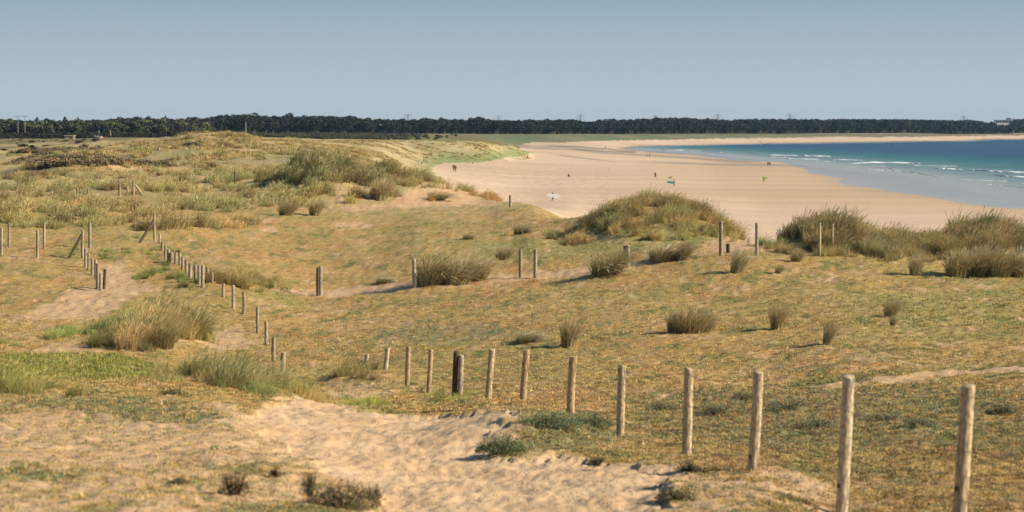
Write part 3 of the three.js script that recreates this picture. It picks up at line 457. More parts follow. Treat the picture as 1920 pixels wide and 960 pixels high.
dune('band of fine pale grass across the field behind the picket fence', 'near', [
  [470, 99, px(80, 99), 3.5, 9, .8, [1.1, 1.05, .92], .2], [410, 98, px(30, 98), 2.5, 9, .85, [.95, .92, .85], .15], [525, 99, px(35, 99), 2.5, 6, .6, [1, 1.05, .9], .25], [880, 101, px(60, 101), 3, 4, .55, [1.1, 1.08, .9], .3], [1480, 94, px(40, 94), 2.5, 3, .5, [1.1, 1.05, .9], .35], [930, 108, px(40, 108), 2.5, 2.5, .5, [1.1, 1.05, .9], .3]]);

// single tussocks standing apart on the turf
const TUSSOCKS = [0, 1, 2, 3, 4].map((k) => blades({ n: [1100, 1100, 1000, 1300, 1300][k], r: [.24, .26, .2, .3, .3][k], h: 1.0, w: .0095, lean: [.14, .24, .42, .42, .12][k], spread: [.34, .5, .36, .62, .3][k], straw: [.2, .32, .26, .4, .18][k], brown: [.26, .16, .14, .12, .3][k], droop: [.3, .5, .6, .9, .25][k], seed: 50 + k, heads: [.42, .55, .45, .5, .4][k], seg: 4 }));
const proto = TUSSOCKS.map((t) => { const g = new THREE.Group(); for (const [n, q] of [['leaves', t.leaf], ['seed_heads', t.head]]) { const m = new THREE.Mesh(q, MAT_GRASS); m.name = n; m.castShadow = m.receiveShadow = true; m.userData.kind = 'stuff'; g.add(m); } return g; });
function tussock(pxx, py, w, h, kind, label, group, D0 = 40, D1 = 130) {
  const p = gp(pxx, py, D0, D1), D = -p.z, t = proto[kind].clone(); t.name = numbered('grass_tussock'); p.y -= .04; t.position.copy(p); t.rotation.y = rnd(-.7, .7); t.scale.set(px(w, D) / .78 * rnd(.85, 1.15), px(h, D) / .84, px(w, D) / .78 * rnd(.8, 1.2)); scene.add(t);
  tag(t, label, 'grass tussock', group);
}
tussock(1065, 650, 38, 50, 0, 'single upright tussock with pale plume near the fence line on the turf');
tussock(1292, 626, 62, 44, 4, 'broad dark tussock standing on a small sandy patch of the turf'); tussock(1262, 625, 38, 40, 0, 'narrow dark tussock pressed against the broad one on the sandy patch'); tussock(1322, 622, 36, 34, 1, 'paler tussock at the seaward end of the sandy patch clump');
tussock(1456, 616, 30, 44, 0, 'slim dark tussock on turf between the broad clump and the pointed tussock'); tussock(1549, 648, 24, 50, 2, 'pointed leaning tussock with a long thin shadow on the turf');
tussock(1668, 595, 32, 34, 1, 'dark tussock with straw plume just above a tiny tussock'); tussock(1674, 611, 15, 20, 0, 'tiny upright tussock below the plumed tussock on green turf');
tussock(985, 641, 46, 24, 3, 'low faded tussock lying flat beside the upright plumed one');
tussock(808, 534, 64, 62, 3, 'large arching straw tussock just behind a field post'); tussock(852, 532, 66, 58, 3, 'large arching golden tussock beside the sandy strip, bowed by the wind'); tussock(896, 524, 50, 40, 1, 'smaller ragged tussock leaning on the bowed golden ones');
tussock(1132, 515, 56, 46, 3, 'dark round tussock at the foot of the double fence post'); tussock(1158, 510, 40, 44, 2, 'pale tussock brushing the double fence post');
tussock(1240, 488, 60, 34, 3, 'flattened brown tussock with bent dry stems'); tussock(1278, 488, 34, 38, 2, 'spiky dry tussock beside the flattened brown one');
tussock(1380, 512, 46, 46, 2, 'dark green tussock swept over by the wind below two tall posts'); tussock(1715, 516, 30, 40, 1, 'pale-topped tussock standing alone before the dark dune grass');
tussock(1492, 491, 24, 24, 1, 'small straw tussock before the dune with two thin posts'); tussock(1459, 513, 18, 18, 1, 'very small pale tuft on the turf beyond the wind-swept tussock');
for (const [x, y, w, h, k, l] of [[1795, 519, 58, 46, 4, 'first and darkest tussock of the row at the dune foot, at its inland end'], [1832, 519, 62, 54, 1, 'second tussock of the row at the dune foot, with upright straw top'], [1872, 518, 64, 54, 3, 'arching tussock of the row at the dune foot, third from the dark one'], [1912, 519, 62, 52, 1, 'last tussock of the row at the dune foot, beyond the arching one']]) tussock(x, y, w, h, k, l, 'tussocks in a row at the foot of the dune');
tussock(712, 374, 44, 36, 0, 'dark tussock alone on the bare sand below the crest', null, 120, 190); tussock(590, 404, 28, 28, 0, 'squat tussock on turf below the crest, next to a wider one', null, 120, 190); tussock(536, 404, 38, 28, 1, 'wide low tussock with dark shadow below the crest', null, 120, 190);
tussock(818, 375, 36, 18, 3, 'small green tussock at the foot of the orange sand scar', null, 120, 190); tussock(975, 438, 32, 20, 3, 'faded tussock on the seaward end of the upper field', null, 100, 150); tussock(876, 449, 20, 14, 3, 'little dark tussock alone in the upper field', null, 100, 150);
tussock(942, 486, 34, 24, 1, 'straw tussock in the field behind the pair of thin posts'); tussock(716, 530, 26, 14, 3, 'low tuft at the start of the sandy strip');

// ---------------------------------------------------------------- low growth on the turf
const coverGeo = (n, r, h, w, seed, tilt) => blades({ n, r, h, w, lean: .2, spread: tilt, straw: 0, brown: 0, seed, seg: 2 }).both;
function white(g) { const c = g.attributes.color; for (let i = 0; i < c.count; i++) { const k = .85 + .3 * ((Math.floor(i / 3) * 7919 % 97) / 97); c.setXYZ(i, k, k, k); } return g; }
const turfGeo = [61, 62, 63].map((s) => white(coverGeo(13, .085, .06, .012, s, 1.3)));
const leafGeo = [71, 72].map((seed) => {   // a cushion of small leaves
  const g = mulberry(seed), P = [];
  for (let i = 0; i < 26; i++) { const a = g() * 6.283, e = g() * 1.4, r = .07 * (.5 + .5 * g()), x = Math.cos(a) * Math.cos(e) * r * 1.3, y = Math.sin(e) * r * .9 + .005, z = Math.sin(a) * Math.cos(e) * r * 1.3, l = .026, b = g() * 6.28, ux = Math.cos(b) * l, uz = Math.sin(b) * l, uy = (g() - .2) * l; P.push(x - uz * .4, y, z + ux * .4, x + uz * .4, y, z - ux * .4, x + ux, y + uy + .01, z + uz); P.push(x - uz * .4, y, z + ux * .4, x + ux * .5, y - uy * .3, z + uz * .5, x + uz * .4, y, z - ux * .4); }
  const b = new THREE.BufferGeometry(); b.setAttribute('position', new THREE.Float32BufferAttribute(P, 3)); b.setAttribute('color', new THREE.Float32BufferAttribute(new Float32Array(P.length).fill(1), 3)); b.computeVertexNormals(); return white(b);
});
{
  const turfs = [[], [], []], cushions = [[], []], D0 = 13, D1 = 138;
  for (let i = 0; i < 420000; i++) {
    const D = 1 / lerp(1 / D0, 1 / D1, rnd()), u = rnd(-80, 2000), x = (u - 960) / F * D, z = -D, y = H(x, z), [sand, sage, green, path, tone] = zones(x, z, u, D, y);
    if (path > .25 && rnd() > .004) continue;
    const b = fbm(x * .7, z * .45, 2), dens = (1 - sand) * (.5 + .5 * ss(b, -.5, .4)) * (sand > .5 ? .3 : 1); if (rnd() > Math.max(dens, sand < .75 ? .03 : .012)) continue;
    const f = .5 + .75 * rnd(), far = D > 70 ? 1.25 : lerp(.62, 1, ss(D, 16, 60));
    if (rnd() < sage * .55 || D < 62 && rnd() < .02 || sand > .4 && rnd() < .12) {
      const c = mix3(mix3([.30, .33, .19], [.2, .25, .09], rnd()), [.42, .3, .12], rnd() < .3 ? .7 : 0), s = (.5 + .8 * rnd()) * far * (D < 62 ? .8 : .7);
      cushions[i & 1].push([x, y - .008, z, rnd(6.28), s, s * (.7 + .5 * rnd()), c.map((v) => v * f)]);
    } else {
      const t = turf(x, z, D), c = mix3(mix3(t, tone && green > .3 ? tone : mix3(GREEN, LUSH, rnd()), Math.max(green * .8, .2 * ss(b + n2b(x * .2, z * .1), -.1, 1))), rnd() < .4 ? [.17, .18, .055] : STRAW, rnd() < .4 ? .6 : 0), s = (.6 + .7 * rnd()) * far;
      turfs[i % 3].push([x, y - .006, z, rnd(6.28), s, s * (.7 + .9 * rnd()) * (1 + green * .5), c.map((v) => v * f * 1.3)]);
    }
  }
  scatter('ground_cover', 'short dry turf grass covering the dune field', 'turf', turfs.map((list, k) => ({ geo: turfGeo[k], mat: MAT_LEAF, list })));
  scatter('ground_cover', 'low grey-green leafy mats creeping over sand beside the fence', 'ground cover', cushions.map((list, k) => ({ geo: leafGeo[k], mat: MAT_LEAF, list, part: 'cushions' })));
}
// small shrubby plants at the front
function shrub(pxx, py, wpx, hpx, label, { leaf = [.13, .15, .05], twig = [.12, .075, .04], n = 420, dry = .4, seed, D0 = 12, D1 = 45, name = 'low_shrub', cat = 'shrub' }) {
  const p = gp(pxx, py, D0, D1), D = -p.z, w = px(wpx, D) / 2, h = px(hpx, D), g = mulberry(seed), root = base(name, p.setY(p.y - .02)), P = [], C = [], TP = [];
  for (let i = 0; i < n; i++) {
    const a = g() * 6.283, q = Math.sqrt(g()), e = Math.sqrt(1 - q * q * .9) * (.55 + .5 * g()), x = Math.cos(a) * q * w, z = Math.sin(a) * q * w * .8, y = h * e * (.25 + .75 * g()), l = .02 + .022 * g(), b = g() * 6.283, t = (g() - .3) * 1.4, ux = Math.cos(b) * Math.cos(t) * l, uy = Math.sin(t) * l, uz = Math.sin(b) * Math.cos(t) * l;
    P.push(x - uz * .35, y, z + ux * .35, x + uz * .35, y, z - ux * .35, x + ux, y + uy, z + uz); const k = .7 + .6 * g(), c = g() < dry ? [.2 * k, .125 * k, .06 * k] : leaf.map((v) => v * k); for (let m = 0; m < 3; m++) C.push(...c);
  }
  for (let i = 0; i < 46; i++) { const a = g() * 6.283, q = Math.sqrt(g()) * .9, x = Math.cos(a) * q * w, z = Math.sin(a) * q * w * .8, y = h * (.5 + .5 * g()), r = .006; TP.push(x * .25 - r, 0, z * .25, x * .25 + r, 0, z * .25, x, y, z, x * .25, 0, z * .25 - r, x * .25, 0, z * .25 + r, x, y, z); }
  const mk = (pp, cc) => { const b = new THREE.BufferGeometry(); b.setAttribute('position', new THREE.Float32BufferAttribute(pp, 3)); if (cc) b.setAttribute('color', new THREE.Float32BufferAttribute(cc, 3)); b.computeVertexNormals(); return b; };
  mesh('leaves', mk(P, C), MAT_LEAF, root); mesh('twigs', mk(TP), std(...twig, .9, { side: THREE.DoubleSide }), root);
  tag(root, label, cat);
}
shrub(440, 928, 62, 58, 'dark brown dead bush on the sandy turf', { leaf: [.07, .06, .025], dry: .75, n: 520, seed: 301 });
shrub(640, 952, 150, 62, 'wide scruffy dark plant sprawling at the edge of the sand path', { leaf: [.12, .115, .04], dry: .5, n: 2400, seed: 302 });
shrub(580, 930, 38, 58, 'upright green shoots rising from the scruffy plant', { leaf: [.12, .17, .05], dry: .08, n: 260, seed: 303 });
shrub(700, 940, 44, 40, 'olive green tuft at the path end of the scruffy plant', { leaf: [.15, .16, .05], dry: .3, n: 260, seed: 304 });
shrub(335, 908, 46, 18, 'flat dark green plant lying on bare sand', { leaf: [.09, .1, .035], dry: .3, n: 240, seed: 305 });
shrub(515, 895, 24, 26, 'little rust-brown dry plant on the sand', { leaf: [.2, .12, .05], dry: .8, n: 160, seed: 306 });
shrub(940, 850, 100, 40, 'dark green cushion plant casting shade onto the sand path', { leaf: [.12, .16, .06], dry: .05, n: 2600, seed: 307, D1: 50 });
shrub(1030, 800, 130, 34, 'spreading grey-green leafy cushion beside the fence post', { leaf: [.15, .19, .09], dry: .06, n: 3400, seed: 308, D1: 50 });
shrub(1110, 800, 90, 30, 'grey-green leafy cushion between two fence posts', { leaf: [.16, .19, .08], dry: .1, n: 2200, seed: 309, D1: 50 });
shrub(1290, 882, 50, 22, 'dark twiggy plant at the foot of a fence post', { leaf: [.12, .11, .05], dry: .5, n: 360, seed: 310 });
shrub(1265, 935, 80, 26, 'dark plant overhanging the sandy bank of the path', { leaf: [.09, .1, .04], dry: .3, n: 700, seed: 311 });
shrub(1120, 868, 40, 18, 'small green plant rooted in the path bank', { leaf: [.13, .16, .06], dry: .1, n: 240, seed: 312 });
for (const [x, y, w, l] of [[1240, 770, 60, 'grey-green sage cushion behind the wires, next to the leafy path bank'], [1345, 775, 70, 'grey-green sage cushion behind the wires with a rust-coloured gap beside it'], [1480, 765, 90, 'long grey-green sage cushion at the foot of the turf rise'], [1530, 800, 80, 'dense grey-green sage cushion close behind the fence wires'], [1660, 790, 100, 'largest grey-green sage cushion between the two tallest posts'], [1720, 800, 70, 'small sage cushion joined to the largest one'], [1400, 750, 70, 'greyish sage cushion below the dark green mat'], [1880, 775, 60, 'ragged sage cushion on the brown soil past the end post']]) shrub(x, y, w, 24, l, { leaf: [.17, .2, .11], dry: .14, n: 900, seed: 400 + x, D0: 26, D1: 50, name: 'sage_cushion', cat: 'plant' });
shrub(320, 742, 60, 22, 'leafy dark plant below the feathery near mound', { leaf: [.1, .14, .05], dry: .1, n: 500, seed: 313, D1: 60 });

// ---------------------------------------------------------------- woods
function crown(seed, kind) {         // clumps of leaf-sized faces through the crown's volume
  const g = mulberry(seed), P = [], lobes = [];
  const nl = kind === 'pine' ? 9 : 12; for (let i = 0; i < nl; i++) { const a = g() * 6.283, q = .15 + .85 * g(); lobes.push(kind === 'pine' ? [Math.cos(a) * q * .36, .52 + .4 * g() * (1 - q * .4), Math.sin(a) * q * .36, .15 + .08 * g(), .09 + .05 * g()] : [Math.cos(a) * q * .34, .34 + .5 * g() * (1 - q * .45), Math.sin(a) * q * .34, .16 + .09 * g(), .14 + .06 * g()]); }
  for (const [cx, cy, cz, r, ry] of lobes) for (let i = 0; i < 34; i++) {
    const a = g() * 6.283, c = g() * 2 - 1, s = Math.sqrt(1 - c * c), k = .7 + .38 * g(), x = cx + Math.cos(a) * s * r * k, y = cy + c * ry * k, z = cz + Math.sin(a) * s * r * k, l = .05 + .045 * g(), b = g() * 6.283, t = (g() - .5) * 2, ux = Math.cos(b) * Math.cos(t) * l, uy = Math.sin(t) * l, uz = Math.sin(b) * Math.cos(t) * l, vx = -uz, vz = ux;
    P.push(x - ux, y - uy, z - uz, x + vx * .8, y + l * .3, z + vz * .8, x + ux, y + uy, z + uz, x - ux, y - uy, z - uz, x + ux, y + uy, z + uz, x - vx * .8, y - l * .3, z - vz * .8);
  }
  const b = new THREE.BufferGeometry(); b.setAttribute('position', new THREE.Float32BufferAttribute(P, 3)); b.setAttribute('color', new THREE.Float32BufferAttribute(new Float32Array(P.length).fill(1), 3)); b.computeVertexNormals(); return b;
}
function trunk(kind) {
  const g = mulberry(kind === 'pine' ? 5 : 6), parts = [new THREE.CylinderGeometry(.012, .024, .62, 6).translate(0, .3, 0)];
  for (let i = 0; i < 6; i++) { const a = i * 1.05 + g(), L = .2 + .12 * g(); const c = new THREE.CylinderGeometry(.004, .01, L, 4).translate(0, L / 2, 0).rotateZ(-.8 - .3 * g()).rotateY(a).translate(0, .38 + .04 * i, 0); parts.push(c); }
  return mergeGeometries(parts);
}
const PINE = [81, 82, 83, 84].map((s) => crown(s, 'pine')), BROAD = [91, 92, 93, 94].map((s) => crown(s, 'broad')), TRUNKP = trunk('pine'), TRUNKB = trunk('broad'), BARK = std(.11, .085, .065);
const woodStart = (u) => u < 330 ? 1120 : u < 480 ? lerp(1160, 1330, (u - 330) / 150) : u < 1000 ? lerp(1560, 1790, (u - 480) / 520) : u < 1440 ? lerp(1790, 2300, (u - 1000) / 440) : u < 1700 ? lerp(2310, 2520, (u - 1440) / 260) : u < 1920 ? lerp(2520, 2830, (u - 1700) / 220) : 2860;
const topRow = monotone([-300, 0, 60, 150, 240, 330, 420, 520, 640, 680, 700, 760, 850, 940, 1040, 1120, 1190, 1250, 1290, 1370, 1430, 1470, 1530, 1570, 1620, 1700, 1780, 1830, 1862, 1880, 1892, 1905, 1930, 2300], [222, 221, 224, 222.5, 220, 219, 216, 216, 217, 221, 224, 223, 222, 224, 224, 225.5, 223, 219.5, 219.5, 224, 222, 220, 223.5, 220, 221.5, 220.5, 222, 224.5, 227.5, 225, 218.5, 217, 221, 222]);
{
  const pines = [[], [], [], []], broads = [[], [], [], []], trunks = [], trunksB = [];
  const put = (u, D, h, kind, tone) => { const x = (u - 960) / F * D, z = -D, y = H(x, z), w = h * rnd(.85, 1.25); const k = Math.floor(rnd(4)), g = .8 + .45 * rnd(); (kind === 'pine' ? pines : broads)[k].push([x, y - .3, z, rnd(6.28), w, h, tone.map((v) => v * g)]); (kind === 'pine' ? trunks : trunksB).push([x, y - .3, z, 0, w, h, [1, 1, 1]]); };
  for (let i = 0; i < 15000; i++) {
    const u = rnd(-260, 2240), d0 = woodStart(u), deep = u < 330 ? 560 : u < 480 ? 420 : 260, q = rnd() ** 1.4, D = d0 + q * deep + 14 * n2(u * .05, 3), x = (u - 960) / F * D, z = -D, y = H(x, z);
    const top = EYE + (HORIZON - topRow(u) - 1.5 + 2.4 * n2(u * .06, D * .01) + 1.8 * n2b(u * .025, 5)) / F * D, room = top - y;     // the canopy reaches the tree line that shows against the sky
    if (u > 1858 && u < 1900 && D < 2990 && D > 2700 && rnd() < .2) continue;
    const inland = u < 400, full = room * (.76 + .32 * rnd() ** 1.5 + (rnd() < .06 ? .16 : 0)), rise = q < .12 ? .55 + .5 * rnd() : 1;
    let h = clamp((inland ? Math.min(full, 6.5 + 4 * rnd() + q * 4) : full) * rise, 2.5, 17);
    if (u > 1862 && u < 1902 && D < 2990) h = Math.min(h, EYE + (HORIZON - 233.5) / F * D - y);
    if (h < 2.2) continue;
    const v = n2b(x * .02, z * .02), green = inland && rnd() < .55 + v * .4;
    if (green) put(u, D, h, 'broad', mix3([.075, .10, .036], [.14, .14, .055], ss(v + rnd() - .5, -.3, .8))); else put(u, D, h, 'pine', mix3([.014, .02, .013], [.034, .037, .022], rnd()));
  }
  scatter('pine_wood', 'dark pine wood stretching along the whole horizon', 'wood', [...pines.map((list, k) => ({ geo: PINE[k], mat: MAT_LEAF, list, part: 'crowns' })), { geo: TRUNKP, mat: BARK, list: trunks, part: 'trunks' }]);
  scatter('mixed_wood', 'lighter green broadleaf wood on the inland slope of the horizon', 'wood', [...broads.map((list, k) => ({ geo: BROAD[k], mat: MAT_LEAF, list, part: 'crowns' })), { geo: TRUNKB, mat: BARK, list: trunksB, part: 'trunks' }]);
  // low scrub below the inland wood and heath clumps on the plain
  const scrub = [[], []];
  for (let i = 0; i < 900; i++) { const u = rnd(-250, 470), D = rnd(1000, 1120) + (u > 330 ? (u - 330) : 0), x = (u - 960) / F * D, y = H(x, -D), s = rnd(1.5, 3.6); scrub[i & 1].push([x, y - .8, -D, rnd(6.28), s * 1.5, s * 1.2, mix3([.03, .037, .02], [.06, .062, .03], rnd())]); }
  for (let i = 0; i < 1500; i++) { const u = rnd(450, 880), D = rnd(950, 1500), x = (u - 960) / F * D, y = H(x, -D), s = rnd(.9, 2.2); if (y > 4.6 && rnd() > ss(u, 640, 880)) scrub[i & 1].push([x, y - .5, -D, rnd(6.28), s * 1.8, s, mix3([.08, .085, .045], [.17, .16, .08], rnd())]); }
  for (let i = 0; i < 320; i++) { const u = rnd(-200, 240), D = rnd(330, 900), x = (u - 960) / F * D; if (n2(x * .02, D * .008) < .25) continue; const y = H(x, -D), s = rnd(.5, 1.3); scrub[i & 1].push([x, y - s * .35, -D, rnd(6.28), s * 2.2, s, mix3([.05, .055, .025], [.09, .075, .04], rnd())]); }
  scatter('scrub', 'low dark scrub and gorse fringing the inland plain', 'scrub', scrub.map((list, k) => ({ geo: BROAD[k], mat: MAT_LEAF, list, part: 'bushes' })));
  const heath = [[], []];
  for (const [u, D, rx, rz, n] of [[150, 208, 4.6, 9, 420], [230, 215, 5, 8, 260], [60, 250, 4, 8, 160], [330, 250, 3, 8, 110], [110, 300, 6, 12, 160]]) for (let i = 0; i < n; i++) { const a = rnd(6.283), q = Math.sqrt(rnd()), x = (u - 960) / F * D + Math.cos(a) * q * rx, z = -D + Math.sin(a) * q * rz, s = rnd(.5, 1.0); heath[i & 1].push([x, H(x, z) - .35 * s, z, rnd(6.28), s * 1.6, s * 1.1, mix3(mix3([.28, .21, .13], [.26, .26, .11], rnd()), [.34, .22, .15], rnd() * .6)]); }
  scatter('heather', 'dark brown heather mat on the inland dune slope', 'heather', heath.map((list, k) => ({ geo: BROAD[k + 2], mat: MAT_LEAF, list, part: 'clumps' })));
}
function tree(u, D, topPx, wpx, kind, label) {
  const p = gd(u, D), top = EYE + (HORIZON - topPx) / F * D, h = top - p.y + .3, w = px(wpx, D) / .95, root = base(kind === 'pine' ? 'pine_tree' : 'broadleaf_tree', p.setY(p.y - .3), rnd(6)), k = Math.floor(rnd(4));
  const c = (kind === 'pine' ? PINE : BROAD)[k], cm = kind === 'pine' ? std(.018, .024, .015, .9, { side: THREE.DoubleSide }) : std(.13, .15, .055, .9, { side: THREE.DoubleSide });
  const a = mesh('trunk', kind === 'pine' ? TRUNKP : TRUNKB, BARK, root), b = mesh('crown', c, cm, root); for (const m of [a, b]) m.scale.set(w, h, w);
  tag(root, label, 'tree');
}
tree(122, 1640, 217.5, 11, 'pine', 'round-headed pine standing above the inland wood, near the twin power poles'); tree(69, 1650, 219, 12, 'pine', 'low flat pine above the wood just beside the twin power poles'); tree(147, 1660, 219, 10, 'pine', 'small pine poking above the inland wood next to the round-headed pine');
tree(258, 1680, 216.5, 9, 'pine', 'narrow pine at the end of the inland wood crest'); tree(280, 1690, 214.5, 12, 'pine', 'tallest pine on the inland wood crest'); tree(310, 1650, 216, 10, 'pine', 'dark pine in the dip where the dense wood begins');
tree(425, 1500, 212.5, 14, 'pine', 'broad pine on the highest part of the dense wood'); tree(447, 1520, 212, 13, 'pine', 'pointed pine on the highest part of the dense wood'); tree(622, 1700, 214, 12, 'pine', 'feathery pine at the seaward end of the dense wood'); tree(826, 1850, 219, 16, 'pine', 'flat-topped pine over the lighter part of the wood');
tree(1890, 2960, 216, 13, 'pine', 'spreading pine beside the white house'); tree(1912, 2960, 219, 16, 'pine', 'low round pine behind the end of the white house');
tree(105, 1150, 240, 42, 'broad', 'pale green rounded tree in front of the inland wood'); tree(165, 1180, 237, 40, 'broad', 'olive green tree beside the pale one at the wood edge'); tree(262, 1200, 238, 44, 'broad', 'wide brownish green tree at the wood edge beyond the yellowish mast'); tree(310, 1210, 239, 40, 'broad', 'grey-green tree at the edge of the field by the wood');

// ---------------------------------------------------------------- fences
const woodTex = (() => {
  const W = 128, Hh = 512, d = new Uint8Array(W * Hh * 4), g = mulberry(77), n = createNoise2D(g);
  for (let j = 0; j < Hh; j++) for (let i = 0; i < W; i++) {
    const a = i / W * 6.283, cx = Math.cos(a) * 3, sx = Math.sin(a) * 3, streak = n(cx * 2.2 + sx * 1.7, j * .006 + 3), fine = n(cx * 7 + sx * 5, j * .02), crack = Math.abs(n(cx * 1.6 - sx, j * .0012 + 9)) < .045 ? .5 : 1, blot = n(cx * .5, j * .02 + 30);
    const k = crack * (.76 + .17 * streak + .08 * fine + .13 * blot); d.set([Math.min(255, 255 * k), Math.min(255, 250 * k * (1 - .03 * blot)), Math.min(255, 240 * k * (1 - .06 * blot)), 255], (j * W + i) * 4);
  }
  const t = new THREE.DataTexture(d, W, Hh); t.colorSpace = THREE.SRGBColorSpace; t.wrapS = t.wrapT = THREE.RepeatWrapping; t.magFilter = THREE.LinearFilter; t.needsUpdate = true; return t;
})();
const WOODS = [[.84, .67, .46], [.78, .64, .46], [.88, .75, .56], [.76, .55, .34], [.72, .61, .47]].map((c) => std(...c, .85, { map: woodTex }));
const GREYWOOD = [[.60, .51, .40], [.66, .58, .47], [.54, .45, .34]].map((c) => std(...c, .9, { map: woodTex })), DARKWOOD = std(.16, .115, .075, .9, { map: woodTex });
const WIRE = std(.24, .17, .11, .6, { metalness: .3 });
function postGeo(h, r, seed) {       // a round stake: slightly crooked, chamfered and split at the head
  const g = mulberry(seed), rs = [], N = 14, bx = (g() - .5) * .03, bz = (g() - .5) * .03;
  for (const [t, k] of [[0, 1.04], [.12, 1.02], [.3, 1.0], [.5, 1.015], [.7, .98], [.86, .99], [.985, .98], [1, .93], [1.001, 0]]) rs.push([t * h, r * k * (1 + (g() - .5) * .04)]);
  const P = [], U = [], I = [];
  rs.forEach(([y, q], j) => { for (let i = 0; i <= N; i++) { const a = i / N * 6.28319, s = Math.sin(y / h * 3), e = q * (1 + .035 * Math.sin(a * 2 + seed) + .02 * Math.sin(a * 5 + seed * 3)); P.push(Math.cos(a) * e + bx * s, y + (j === 7 ? .012 * Math.sin(a + seed) : 0), Math.sin(a) * e + bz * s); U.push(i / N, y * .8 + seed * .13); } });
  for (let j = 0; j < rs.length - 1; j++) for (let i = 0; i < N; i++) { const a = j * (N + 1) + i, b = a + 1, c = a + N + 1, d = c + 1; I.push(a, c, b, b, c, d); }
  const b = new THREE.BufferGeometry(); b.setAttribute('position', new THREE.Float32BufferAttribute(P, 3)); b.setAttribute('uv', new THREE.Float32BufferAttribute(U, 2)); b.setIndex(I); b.computeVertexNormals(); return b;
}
let postSeed = 1;
function post(root, foot, top, r, mat, name = 'post') {   // foot and top in world metres
  const o = root.position, d = new THREE.Vector3().subVectors(top, foot), deep = .25, u = d.clone().normalize(), m = mesh(name, postGeo(d.length() + deep, r, postSeed++), mat, root);
  m.position.copy(foot).addScaledVector(u, -deep).sub(o); m.quaternion.setFromUnitVectors(new THREE.Vector3(0, 1, 0), u); return m;
}
function strand(root, pts, r = .0032, name = 'wire_strand') { const c = new THREE.CatmullRomCurve3(pts.map((p) => p.clone().sub(root.position)), false, 'centripetal'); return mesh(name, new THREE.TubeGeometry(c, pts.length * 4, r, 4), WIRE, root); }
{ // the wire fence beside the path
  const spec = [[2130, 17.4, 752, 0], [1815, 20, 722, 0], [1591, 22.8, 705, 2], [1422, 26, 697, 1], [1291, 29.2, 690, 0], [1166, 33, 685, 1], [1075, 36.8, 669, 3], [988, 41, 656, 3], [923, 45.5, 655, 0], [865, 50, 666, 4], [808, 53.6, 655, 3], [766, 57, 650, 3], [727, 61, 653, 2], [688, 64.6, 665, 4]];
  const posts = spec.map(([x, D, top, m]) => { const t = at(x, top, D), lean = at(x - 3, top + 100, D), f = new THREE.Vector3(lean.x + (rnd() - .5) * .05, 0, -D + (rnd() - .5) * .06); f.x = t.x - .05 + .07 * (rnd() - .5); f.y = H(f.x, f.z); return { f, t, m }; });
  const root = base('wire_fence', posts[4].f.clone());
  for (const p of posts) post(root, p.f, p.t, .063 + .006 * rnd(), WOODS[p.m]);
  { const p = posts[9], f = p.f.clone(); f.x -= .13; f.z -= .05; const t = p.t.clone(); t.x -= .12; t.y += .09; post(root, f, t, .062, DARKWOOD); }
  for (const [frac, sag] of [[.94, .07], [.76, .05], [.58, .05], [.42, .03], [.26, .03], [.1, .02]]) {
    const pts = [];
    posts.forEach((p, i) => {
      const q = p.f.clone().lerp(p.t, frac); q.x -= .055; q.z += .05; pts.push(q);
      const e = posts[i + 1]; if (e) for (const s of [.25, .5, .75]) { const a = q.clone(), b = e.f.clone().lerp(e.t, frac); b.x -= .055; b.z += .05; a.lerp(b, s); a.y -= sag * 4 * s * (1 - s) * (.5 + rnd()); pts.push(a); }
    });
    strand(root, pts, frac > .9 ? .0034 : .0028);
  }
  const bits = [], V = new THREE.Vector3();
  for (let i = 0; i < posts.length - 1; i++) for (let k = 1; k < 20; k++) {
    const s = k / 20, a = posts[i].f.clone().lerp(posts[i + 1].f, s), b = posts[i].f.clone().lerp(posts[i].t, .76).lerp(posts[i + 1].f.clone().lerp(posts[i + 1].t, .76), s); for (const p of [a, b]) { p.x -= .055; p.z += .05; } a.y = H(a.x, a.z) + .03; b.y -= .05 * 4 * s * (1 - s);
    const L = b.y - a.y; if (L < .2) continue; const c = new THREE.CylinderGeometry(.0012, .0012, L, 3, 1, true); c.translate((a.x + b.x) / 2 - root.position.x, (a.y + b.y) / 2 - root.position.y, (a.z + b.z) / 2 - root.position.z); bits.push(c);
  }
  const net = mesh('netting', mergeGeometries(bits), WIRE, root); net.userData.kind = 'stuff';
  tag(root, 'round wooden post and wire netting fence running beside the sand path', 'fence');
}
function stakes(name, label, list, D0, D1, r, mats, wires = [], mid) {   // [px, top row, foot row, depth?, lean px?]
  const ps = list.map(([x, top, foot, D, lean = 0, dark]) => { const f = D ? gd(x, D) : gp(x, foot, D0, D1), t = at(x + lean, top, -f.z); f.x = at(x, foot, -f.z).x; f.y = H(f.x, f.z); return { f, t, dark }; });
  const root = base(name, ps[mid ?? 0].f.clone());
  ps.forEach((p, i) => post(root, p.f, p.t, r * (.88 + .24 * rnd()), p.dark ? DARKWOOD : mats[i % mats.length]));
  for (const fr of wires) strand(root, ps.map((p) => { const q = p.f.clone().lerp(p.t, fr); q.z += r; return q; }), .003);
  tag(root, label, name === 'stake' ? 'stake' : 'fence'); return root;
}
stakes('post_fence', 'widely spaced weathered posts with wire crossing the open field', [[601, 499, 554, 98.2], [777, 485, 542, 97.2, -1], [976, 468, 520, 99], [1004, 468, 522, 98.4], [1177, 460, 493, 97.5], [1352, 415, 475, 98], [1419, 418, 479, 97]], 70, 120, .085, GREYWOOD, [.9, .5], 3);
